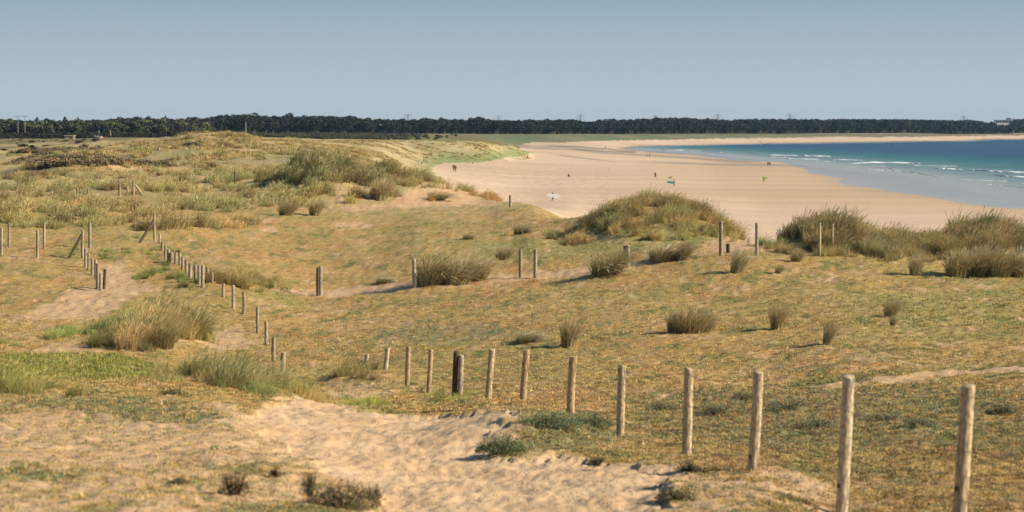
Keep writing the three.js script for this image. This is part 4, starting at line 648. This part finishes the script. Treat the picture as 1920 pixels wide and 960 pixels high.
stakes('stake', 'dark stake tied against the first field post beside the grass band', [[596, 502, 556, 97.8, 0, 1]], 70, 120, .07, GREYWOOD); stakes('stake', 'short dark stake behind the post beside the pale tussock', [[1172, 461, 490, 97.8, 0, 1]], 70, 120, .07, GREYWOOD); stakes('stake', 'short dark stump between the two tall posts by the dune gap', [[1365, 458, 470, 99, 0, 1]], 70, 120, .1, GREYWOOD);
stakes('post_fence', 'pair of thin pale posts standing in the tall dark dune grass', [[1537, 418, 474, 97.6], [1561, 420, 470, 98.6]], 70, 120, .055, [WOODS[2], GREYWOOD[1]], [.9]);
stakes('stake', 'single grey stake at the end of the crest above the beach', [[957, 366, 380, 156]], 120, 190, .1, GREYWOOD);
const pf = stakes('picket_fence', 'close row of weathered pickets stepping down beside the sand track', [[290, 400, 452, 0, -1], [299, 438, 457], [304, 453, 468], [310, 461, 487], [316, 468, 492], [321, 473, 492], [330, 473, 493], [337, 475, 498], [342, 481, 506], [349, 487, 515], [357, 493, 521], [366, 496, 530], [373, 497, 533], [380, 497, 538], [388, 501, 528], [397, 511, 530]], 86, 125, .075, GREYWOOD, [.8], 6);
{ const p = gp(262, 456, 100, 125), q = at(288, 414, -p.z + 1); const m = post(pf, p, q, .08, DARKWOOD, 'brace'); m.userData.label = 'dark slanting brace'; }
stakes('post_fence', 'line of thin posts leading down from the pickets to the near mound', [[419, 532, 556], [437, 535, 578], [457, 547, 588], [483, 575, 624], [499, 603, 646], [513, 632, 674, 70.5], [531, 661, 690, 66.5]], 64, 100, .07, GREYWOOD, [.85], 3);
const lf = stakes('post_fence', 'leaning old posts with a brace on the inland side of the sand track', [[155, 432, 484], [161, 466, 502], [166, 475, 507], [173, 485, 516], [179, 487, 524], [183, 494, 540], [189, 512, 546], [195, 505, 542, 0, 2, 1]], 80, 125, .075, GREYWOOD, [.8], 3);
{ const p = gp(130, 484, 95, 125), q = at(153, 440, -p.z + .5); const m = post(lf, p, q, .075, DARKWOOD, 'brace'); m.userData.label = 'dark slanting brace'; }
stakes('post_fence', 'two grey posts on the short turf before the inland dune grass', [[70, 432, 483], [3, 427, 478]], 90, 130, .075, GREYWOOD, [.85]);
stakes('post_fence', 'row of three taller posts at the foot of the inland dune grass', [[168, 418, 466], [83, 417, 466], [17, 418, 464]], 95, 135, .075, GREYWOOD, [.85]);
const ff = stakes('post_fence', 'far broken fence posts with a pale brace in straw-coloured grass', [[250, 338, 367], [239, 348, 364], [224, 345, 367], [165, 353, 369], [151, 355, 369], [145, 352, 368]], 130, 190, .085, GREYWOOD, []);
{ const p = gp(268, 367, 130, 190), q = at(253, 346, -p.z); const m = post(ff, p, q, .08, GREYWOOD[1], 'brace'); m.userData.label = 'pale slanting brace'; }
stakes('stake', 'thin dark stake rising from the grass on the inland slope', [[440, 320, 347, 0, 0, 1]], 150, 230, .06, GREYWOOD); stakes('stake', 'short thin stake near the heather mat', [[338, 331, 348, 0, 0, 1]], 150, 230, .06, GREYWOOD);

// ---------------------------------------------------------------- people on the beach
const J = (o) => ({ head: [0, 1.60, .02], neck: [0, 1.45, 0], chest: [0, 1.28, 0], belly: [0, 1.08, 0], hip: [0, .94, 0], sl: [.17, 1.38, 0], sr: [-.17, 1.38, 0], el: [.23, 1.12, 0], er: [-.23, 1.12, 0], wl: [.24, .87, .05], wr: [-.24, .87, .05], hl: [.09, .92, 0], hr: [-.09, .92, 0], kl: [.10, .50, .02], kr: [-.10, .50, .02], al: [.10, .08, -.02], ar: [-.10, .08, -.02], tl: [.11, .035, .13], tr: [-.11, .035, .13], ...o });
const POSES = {
  stand: {}, walk: { kl: [.09, .52, .16], al: [.09, .1, .24], tl: [.09, .04, .4], kr: [-.09, .5, -.08], ar: [-.09, .14, -.34], tr: [-.09, .04, -.22], el: [.22, 1.12, -.1], wl: [.22, .9, -.12], er: [-.22, 1.12, .08], wr: [-.22, .92, .2] },
  run: { head: [0, 1.6, .14], neck: [0, 1.45, .1], chest: [0, 1.28, .06], kl: [.09, .62, .32], al: [.09, .32, .12], tl: [.09, .24, .24], kr: [-.09, .5, -.12], ar: [-.09, .14, -.42], tr: [-.09, .035, -.33], el: [.24, 1.14, -.16], wl: [.2, 1.06, .1], er: [-.24, 1.16, .2], wr: [-.16, 1.28, .38] },
  carry: { kl: [.09, .52, .1], al: [.09, .1, .12], tl: [.09, .04, .27], kr: [-.09, .5, -.04], ar: [-.09, .12, -.2], tr: [-.09, .04, -.06], el: [.27, 1.14, .02], wl: [.3, .92, .12], er: [-.24, 1.12, -.04], wr: [-.24, .9, .06] },
  sit: { head: [0, .84, .06], neck: [0, .69, .02], chest: [0, .52, -.02], belly: [0, .32, -.04], hip: [0, .15, -.05], sl: [.17, .62, -.01], sr: [-.17, .62, -.01], el: [.22, .42, .14], er: [-.22, .42, .14], wl: [.1, .42, .36], wr: [-.1, .42, .36], hl: [.09, .14, 0], hr: [-.09, .14, 0], kl: [.11, .46, .32], kr: [-.11, .46, .32], al: [.1, .08, .5], ar: [-.1, .08, .5], tl: [.1, .04, .64], tr: [-.1, .04, .64] },
};
const BONES = [['head', 'head', .105, .105, 0], ['neck', 'head', .055, .06, 0], ['chest', 'neck', .14, .07, 1], ['belly', 'chest', .125, .15, 1], ['hip', 'belly', .14, .125, 2], ['sl', 'sr', .075, .075, 1], ['sl', 'el', .06, .045, 1], ['el', 'wl', .044, .034, 3], ['sr', 'er', .06, .045, 1], ['er', 'wr', .044, .034, 3], ['hl', 'hr', .11, .11, 2], ['hl', 'kl', .088, .06, 2], ['kl', 'al', .058, .04, 4], ['hr', 'kr', .088, .06, 2], ['kr', 'ar', .058, .04, 4], ['al', 'tl', .045, .03, 5], ['ar', 'tr', .045, .03, 5]];
const MAT_BODY = new THREE.MeshStandardMaterial({ vertexColors: true, roughness: .8 });
function body(pose, look) {          // look: colours of [skin, top, trousers, forearms, shins, feet]
  const j = J(POSES[pose]), N = 60, S = 1.86, mc = new MarchingCubes(N, MAT_BODY, false, false, 40000), cx = 0, cy = .87, cz = .08, f = mc.field; mc.isolation = 0;
  const D = BONES.map(([a, b, ra, rb]) => { const p = j[a], q = j[b], d = [q[0] - p[0], q[1] - p[1], q[2] - p[2]]; return [p, d, d[0] ** 2 + d[1] ** 2 + d[2] ** 2 + 1e-9, ra, rb]; });
  const dist = (x, y, z, k) => { const [p, d, l, ra, rb] = D[k], t = clamp(((x - p[0]) * d[0] + (y - p[1]) * d[1] + (z - p[2]) * d[2]) / l, 0, 1); return Math.hypot(x - p[0] - d[0] * t, y - p[1] - d[1] * t, z - p[2] - d[2] * t) - ra - (rb - ra) * t; };
  const c = (i) => (i - N / 2) / (N / 2) * S / 2;
  for (let z = 0; z < N; z++) for (let y = 0; y < N; y++) for (let x = 0; x < N; x++) { let s = 0; const X = c(x) + cx, Y = c(y) + cy, Z = c(z) + cz; for (let k = 0; k < D.length; k++) s += Math.exp(-32 * dist(X, Y, Z, k)); f[z * N * N + y * N + x] = Math.log(s + 1e-30) / 32; }
  mc.update(); const n = mc.count, P = new Float32Array(n * 3), C = new Float32Array(n * 3);
  for (let i = 0; i < n; i++) {
    const X = mc.positionArray[i * 3] * S / 2 + cx, Y = mc.positionArray[i * 3 + 1] * S / 2 + cy, Z = mc.positionArray[i * 3 + 2] * S / 2 + cz; let m = 1e9, w = 0; for (let k = 0; k < D.length; k++) { const e = dist(X, Y, Z, k); if (e < m) { m = e; w = BONES[k][4]; } }
    P.set([X, Y, Z], i * 3); C.set(look[w], i * 3);
  }
  const g = new THREE.BufferGeometry(); g.setAttribute('position', new THREE.BufferAttribute(P, 3)); g.setAttribute('color', new THREE.BufferAttribute(C, 3)); g.setAttribute('normal', new THREE.BufferAttribute(mc.normalArray.slice(0, n * 3), 3));
  g.computeVertexNormals(); return { g, j };
}
const SKIN = [.5, .31, .21], BLK = [.018, .018, .022], NAVY = [.03, .04, .07], OLV = [.12, .12, .06], BLUE = [.32, .45, .58], RED = [.35, .08, .06], BRN = [.12, .07, .045], GREY = [.3, .3, .3], TEALC = [.05, .25, .27];
const suit = [SKIN, BLK, BLK, BLK, BLK, SKIN], clothes = (t, l, bare = true) => [SKIN, t, l, bare ? SKIN : t, bare ? SKIN : l, [.08, .07, .06]];
function person(pxx, py, hpx, pose, look, turn, label, hair = [.06, .04, .025], D0 = 200, D1 = 2600, prop) {
  const p = gp(pxx, py, D0, D1), s = clamp(px(hpx, -p.z) / 1.7, .6, 1.12), { g, j } = body(pose, look), root = base('person', p, turn); root.scale.setScalar(s);
  mesh('body', g, MAT_BODY, root);
  const hg = new THREE.SphereGeometry(.112, 12, 9, 0, 6.284, 0, 1.75); hg.rotateX(-.35); hg.scale(1, 1.08, 1.05); const hm = mesh('hair', hg, std(...hair), root); hm.position.set(j.head[0], j.head[1] + .012, j.head[2] - .012);
  tag(root, label, 'person'); return { root, p, s };
}
function board(own, len, wid, color, off, label, tail) {   // a surfboard under the arm: own = the person carrying it
  const sh = new THREE.Shape(), n = 16; for (let i = 0; i <= n; i++) { const t = i / n * Math.PI, x = -Math.cos(t) * len / 2, y = wid / 2 * Math.sin(t) ** .62 * (1 - .14 * Math.cos(t)); i ? sh.lineTo(x, y) : sh.moveTo(x, y); } for (let i = n - 1; i > 0; i--) { const t = i / n * Math.PI; sh.lineTo(-Math.cos(t) * len / 2, -wid / 2 * Math.sin(t) ** .62 * (1 - .14 * Math.cos(t))); }
  const g = new THREE.ExtrudeGeometry(sh, { depth: .05, bevelEnabled: true, bevelThickness: .012, bevelSize: .015, bevelSegments: 2 }), root = base('surfboard', own.p.clone().add(new THREE.Vector3(...off))); root.rotation.set(0, tail ?? 0, -.14);
  mesh('deck', g, std(...color, .35), root); const fin = new THREE.Shape([new THREE.Vector2(0, 0), new THREE.Vector2(.14, 0), new THREE.Vector2(.02, .14)]), fm = mesh('fin', new THREE.ExtrudeGeometry(fin, { depth: .012, bevelEnabled: false }), std(.05, .05, .05), root); fm.rotation.x = -Math.PI / 2; fm.position.set(len * .36, 0, .02);
  tag(root, label, 'surfboard');
}
const P2 = Math.PI / 2;
let q = person(1036, 377, 17, 'carry', suit, P2 + .2, 'surfer in a black wetsuit carrying a long white board'); board(q, 2.35, .62, [.85, .85, .82], [.12, .98, .22], 'long white surfboard held under the arm of a surfer', .05);
person(1066, 332.5, 15, 'sit', clothes(BLK, GREY, false), P2, 'person in dark clothes sitting on the bare sand');
person(1229, 336, 14, 'run', clothes(BLK, NAVY), -P2, 'person in dark clothes running across the sand');
q = person(1264, 349, 14.5, 'carry', [SKIN, [.42, .27, .18], BLK, SKIN, BLK, SKIN], -P2, 'bare-chested surfer in dark trousers carrying a teal board'); board(q, 1.55, .52, [.03, .33, .29], [-.95, .92, .2], 'short teal surfboard held by the bare-chested surfer', 0);
person(1213, 295, 7, 'walk', clothes(BLK, BRN, false), -P2, 'walker in a black top beside another on the far wet sand'); person(1218, 294.8, 7.4, 'walk', clothes(NAVY, BRN, false), P2, 'taller walker in navy beside another on the far wet sand');
person(1440, 311, 8.2, 'stand', clothes(NAVY, BLK, false), 0, 'standing figure in navy close to a companion near the water edge'); person(1443.5, 311, 8, 'stand', clothes(BLK, NAVY, false), .3, 'standing figure in black close to a companion near the water edge');
q = person(1432, 341.5, 12, 'carry', suit, P2 - .4, 'surfer in a black wetsuit with a short yellow-green board'); board(q, 1.35, .5, [.3, .33, .1], [.2, 1.15, .18], 'short yellow-green surfboard carried by a wetsuited surfer', .2);
person(850.5, 321, 13, 'walk', clothes(BRN, OLV, false), 0, 'walker in brown strolling with a companion below the far dune', undefined, 300, 900); person(854, 323, 14.5, 'walk', clothes([.16, .07, .05], BRN, false), 0, 'walker in rust red strolling with a companion below the far dune', undefined, 300, 900);
person(795, 305.5, 8, 'stand', clothes(BLK, BLK, false), 1, 'figure all in black at the foot of the green dune', undefined, 450, 900); person(799.3, 306, 7.6, 'stand', clothes([.06, .16, .16], [.1, .25, .25], false), 2, 'figure in dark teal beside the one in black', undefined, 450, 900); person(785, 310.5, 8.5, 'walk', clothes(BLUE, [.5, .55, .6]), 1.4, 'figure in pale blue walking below the green dune', undefined, 450, 900); person(790, 307.5, 6, 'sit', clothes(BRN, BRN, false), 1, 'person in brown sitting between the pale blue and black figures', undefined, 450, 900);
person(886.5, 307, 6, 'sit', clothes(BLK, NAVY, false), 0, 'small dark seated figure at the edge of the green dune foot', undefined, 450, 900); person(989.5, 298.5, 7, 'stand', clothes(RED, BRN), 0, 'figure in a red top near the tip of the far dune', undefined, 500, 1000);
person(1168.5, 265.2, 5, 'stand', clothes(BRN, BRN, false), 0, 'distant upright figure on the far shore sand', undefined, 1300, 1900); person(1135.5, 278, 4, 'stand', clothes(BLK, BLK, false), 0, 'distant dark figure where the bay narrows', undefined, 900, 1700); person(1425, 267.5, 4, 'stand', clothes(BLK, NAVY, false), 0, 'distant dark figure at the far water edge', undefined, 1700, 2300);
{ // a small dog near the bare-chested surfer
  const p = gp(1257, 335.5, 300, 900), root = base('dog', p, -.4), mc = new MarchingCubes(44, MAT_BODY, false, false, 20000), f = mc.field, N = 44, S = 1.1, bones = [[[.2, .46, 0], [-.28, .44, 0], .12, .1], [[.24, .5, 0], [.36, .64, 0], .085, .065], [[.38, .66, 0], [.5, .62, 0], .07, .04], [[.2, .4, .07], [.2, .2, .07], .055, .032], [[.2, .2, .07], [.22, .03, .07], .03, .03], [[.2, .4, -.07], [.24, .2, -.07], .055, .032], [[.24, .2, -.07], [.2, .03, -.07], .03, .03], [[-.26, .4, .07], [-.22, .24, .07], .075, .04], [[-.22, .24, .07], [-.33, .15, .07], .036, .03], [[-.33, .15, .07], [-.3, .03, .07], .03, .03], [[-.26, .4, -.07], [-.24, .24, -.07], .075, .04], [[-.24, .24, -.07], [-.36, .15, -.07], .036, .03], [[-.36, .15, -.07], [-.34, .03, -.07], .03, .03], [[-.36, .48, 0], [-.5, .62, 0], .035, .02]]; mc.isolation = 0;
  for (let z = 0; z < N; z++) for (let y = 0; y < N; y++) for (let x = 0; x < N; x++) { let s = 0; const X = (x - N / 2) / (N / 2) * S / 2, Y = (y - N / 2) / (N / 2) * S / 2 + .42, Z = (z - N / 2) / (N / 2) * S / 2; for (const [a, b, ra, rb] of bones) { const d = [b[0] - a[0], b[1] - a[1], b[2] - a[2]], t = clamp(((X - a[0]) * d[0] + (Y - a[1]) * d[1] + (Z - a[2]) * d[2]) / (d[0] ** 2 + d[1] ** 2 + d[2] ** 2), 0, 1); s += Math.exp(-50 * (Math.hypot(X - a[0] - d[0] * t, Y - a[1] - d[1] * t, Z - a[2] - d[2] * t) - ra - (rb - ra) * t)); } f[z * N * N + y * N + x] = Math.log(s + 1e-30) / 50; }
  mc.update(); const n = mc.count, P = mc.positionArray.slice(0, n * 3); for (let i = 0; i < n; i++) { P[i * 3] *= S / 2; P[i * 3 + 1] = P[i * 3 + 1] * S / 2 + .42; P[i * 3 + 2] *= S / 2; }
  const g = new THREE.BufferGeometry(); g.setAttribute('position', new THREE.BufferAttribute(P, 3)); g.computeVertexNormals(); mesh('body', g, std(.16, .09, .06), root); tag(root, 'small brown dog standing near the surfer with the teal board', 'dog');
}
{ const p = gp(1141, 322.5, 300, 900), root = base('beach_pole', p); post(root, p, p.clone().add(new THREE.Vector3(.22, 1.15, 0)), .04, GREYWOOD[1], 'pole'); tag(root, 'thin leaning pole stuck in the pale sand', 'pole'); }
{ const root = base('person', at(1673.5, 272, EYE * F / 35)); root.position.y = -.9; const b = body('stand', suit); mesh('body', b.g, MAT_BODY, root).scale.setScalar(1.25); tag(root, 'lone dark figure wading in the blue water of the bay', 'person'); }

// ---------------------------------------------------------------- power line, house, huts, birds
const STEEL = std(.2, .22, .24, .5, { metalness: .5 });
const bar = (a, b, r) => { const d = new THREE.Vector3().subVectors(b, a), g = new THREE.CylinderGeometry(r, r, d.length(), 4, 1); g.applyQuaternion(new THREE.Quaternion().setFromUnitVectors(new THREE.Vector3(0, 1, 0), d.clone().normalize())); g.translate((a.x + b.x) / 2, (a.y + b.y) / 2, (a.z + b.z) / 2); return g; };
const v3 = (x, y, z) => new THREE.Vector3(x, y, z);
const pylon0 = (() => {              // a lattice pylon, 30 m
  const g = new THREE.Group(), w = (y) => lerp(2.4, .5, Math.min(1, y / 22)), L = [], add = (n, p) => { const m = new THREE.Mesh(mergeGeometries(p), STEEL); m.name = n; m.castShadow = true; g.add(m); };
  for (const [sx, sz] of [[1, 1], [1, -1], [-1, 1], [-1, -1]]) L.push(bar(v3(2.4 * sx, 0, 2.4 * sz), v3(.5 * sx, 22, .5 * sz), .16), bar(v3(.5 * sx, 22, .5 * sz), v3(.2 * sx, 30, .2 * sz), .13));
  for (let y = 0; y < 28; y += 3.5) for (const s of [1, -1]) { const a = w(y), b = w(y + 3.5); L.push(bar(v3(-a, y, s * a), v3(b, y + 3.5, s * b), .08), bar(v3(a, y, s * a), v3(-b, y + 3.5, s * b), .08), bar(v3(s * a, y, -a), v3(s * b, y + 3.5, b), .08)); }
  add('tower', L); for (const [y, r] of [[21, 4.6], [24.5, 5.8], [28, 4.2]]) add('crossarm', [bar(v3(-r, y, 0), v3(r, y, 0), .16), bar(v3(-r, y, 0), v3(0, y + 1.4, 0), .1), bar(v3(r, y, 0), v3(0, y + 1.4, 0), .1), bar(v3(-r, y, 0), v3(-r, y - 1.4, 0), .09), bar(v3(r, y, 0), v3(r, y - 1.4, 0), .09)]);
  return g;
})();
for (const [u, top, D, label] of [[1088, 213.5, 2500, 'tallest lattice pylon above the wood behind the green shore strip'], [1346, 213, 2800, 'lattice pylon above the wood beyond the blue water'], [1228, 215, 2900, 'pylon top just showing beside the raised clump of wood'], [1481, 212, 3100, 'slender pylon above the wood opposite the wave breaks'], [765, 213.5, 2600, 'faint pylon above the wood behind the long far dune'], [935, 216.5, 2800, 'short faint pylon over the wood near the tip of the far dune'], [1807, 216.5, 3300, 'faint pylon above the low wood before the white house']]) {
  const p = gd(u, D), t = EYE + (HORIZON - top) / F * D, o = pylon0.clone(); o.name = numbered('pylon'); o.position.copy(p); o.scale.set(1, (t - p.y) / 30, 1); scene.add(o); tag(o, label, 'pylon', 'pylons along the horizon');
}
function pole(u, foot, top, D, label, arm) {
  const f = gd(u, D), t = at(u, top, D), root = base('power_pole', f), h = t.y - f.y; mesh('pole', new THREE.CylinderGeometry(.13, .2, h, 8).translate(0, h / 2, 0), std(.3, .28, .25), root);
  if (arm) { mesh('crossarm', new THREE.BoxGeometry(arm, .22, .22).translate(0, h - .5, 0), STEEL, root); for (const s of [-1, 0, 1]) mesh('insulator', new THREE.CylinderGeometry(.07, .1, .55, 6).translate(s * arm * .42, h - .1, 0), STEEL, root); } else mesh('cap', new THREE.ConeGeometry(.15, .2, 8).translate(0, h + .1, 0), STEEL, root);
  tag(root, label, 'power pole'); return root;
}
pole(34, 252, 217, 1085, 'twin power pole with crossarm on the side away from the beach', 3); pole(47, 252, 216.5, 1085, 'twin power pole with crossarm on the side towards the beach', 3.2); pole(24, 250, 219, 1240, 'slim bare pole by the twin power poles', 0); pole(461, 252, 229, 620, 'single bare pole behind the pale dune ridge', 0);
{ // white house on the far point
  const D = 2900, a = at(1866, 233, D), b = at(1897.5, 224.3, D), y0 = a.y - 2.5, w = b.x - a.x, h = b.y - y0, root = base('white_house', v3(a.x, y0, -D)), W = std(.8, .8, .78, .8), K = std(.03, .035, .045, .2);
  mesh('wall', new THREE.BoxGeometry(w, h - .8, 7).translate(w / 2, (h - .8) / 2, -3.5), W, root); mesh('roof', new THREE.BoxGeometry(w + 1, .8, 8.2).translate(w / 2 + .3, h - .4, -3.5), W, root); mesh('end_wall', new THREE.BoxGeometry(1.2, h + .6, 8).translate(w + .7, (h + .6) / 2, -3.4), W, root);
  for (let k = 0; k < 5; k++) { const f = mesh('window', new THREE.BoxGeometry(w * .135, 2.5, .12).translate(w * (.13 + .185 * k), h - 2.9, .06), K, root); mesh('frame', new THREE.BoxGeometry(.18, 2.5, .08).translate(w * (.13 + .185 * k), h - 2.9, .17), W, f); }
  mesh('foundation', new THREE.BoxGeometry(w, 6, 6.6).translate(w / 2, -3.001, -3.5), std(.35, .34, .32), root);
  tag(root, 'long white flat-roofed house with dark windows on the wooded point', 'house');
}
{ // hut, van and yard posts below the inland wood
  let p = gd(131, 995), root = base('hut', p); mesh('wall', new THREE.BoxGeometry(4.2, 1.7, 3).translate(0, .85, 0), std(.3, .25, .17), root); mesh('roof', new THREE.BoxGeometry(4.8, .28, 3.6).translate(0, 1.84, 0), std(.55, .47, .33), root); mesh('door', new THREE.BoxGeometry(.8, 1.4, .08).translate(.9, .72, 1.53), std(.12, .09, .06), root); tag(root, 'low beige hut with flat roof below the inland wood', 'hut');
  p = gd(181, 1000); root = base('caravan', p.setY(p.y)); root.scale.setScalar(.75); mesh('body', new THREE.CapsuleGeometry(1.0, 1.4, 6, 14).rotateZ(P2).scale(1, .95, 1).translate(0, 1.3, 0), std(.82, .82, .8, .5), root); for (const s of [-.6, .6]) mesh('wheel', new THREE.CylinderGeometry(.33, .33, .2, 12).rotateX(P2).translate(s, .33, .85), std(.03, .03, .03), root); mesh('window', new THREE.BoxGeometry(.9, .45, .06).translate(0, 1.55, .97), std(.04, .05, .06, .2), root); tag(root, 'small white rounded caravan parked beneath the inland wood', 'caravan');
  p = gd(188, 1004); root = base('sand_heap', p); { const g = new THREE.SphereGeometry(1, 20, 8, 0, 6.283, 0, 1.57), a = g.attributes.position; for (let i = 0; i < a.count; i++) a.setY(i, a.getY(i) * (1 + .3 * n2(a.getX(i) * 2, a.getZ(i) * 2))); g.scale(3.6, 1.5, 3); g.computeVertexNormals(); const hm = mesh('heap', g, std(.55, .4, .28), root); hm.name = 'heap'; } tag(root, 'pinkish heap of sand beside the white caravan', 'sand heap');
  for (const [u, label] of [[185.5, 'pale mast beside the white caravan'], [207.5, 'yellowish mast standing apart from the caravan']]) { p = gd(u, 1002); root = base('mast', p); mesh('pole', new THREE.CylinderGeometry(.12, .16, 3.4, 8).translate(0, 1.7, 0), std(.6, .5, .32), root); mesh('cap', new THREE.SphereGeometry(.2, 8, 6).translate(0, 3.4, 0), std(.6, .5, .32), root); tag(root, label, 'mast'); }
}
function gull(u, y, D, turn, label) {
  const P = [], add = (...t) => P.push(...t), root = base('gull', at(u, y, D), turn);
  mesh('body', new THREE.SphereGeometry(.5, 12, 8).scale(.5, .16, .16), std(.82, .82, .8), root);
  for (const s of [1, -1]) { const w = [[.12, 0, s * .05], [-.12, 0, s * .05], [-.02, .2, s * .38], [.14, .19, s * .36], [-.14, .1, s * .72]], g = new THREE.BufferGeometry(); const up = .012, tri = (a, b, c) => [...w[a], ...w[b], ...w[c]], T = [...tri(0, 1, 2), ...tri(0, 2, 3), ...tri(3, 2, 4)], T2 = T.map((v, i) => i % 3 === 1 ? v + up : v); g.setAttribute('position', new THREE.Float32BufferAttribute([...T, ...T2], 3)); g.computeVertexNormals(); mesh('wing', g, std(.75, .76, .77, .8, { side: THREE.DoubleSide }), root); }
  tag(root, label, 'gull');
}
gull(713.5, 234.5, 780, .6, 'white gull flying low before the dark wood'); gull(739.5, 67, 900, 1.1, 'tiny gull alone high in the clear sky');
renderer.render(scene, camera);
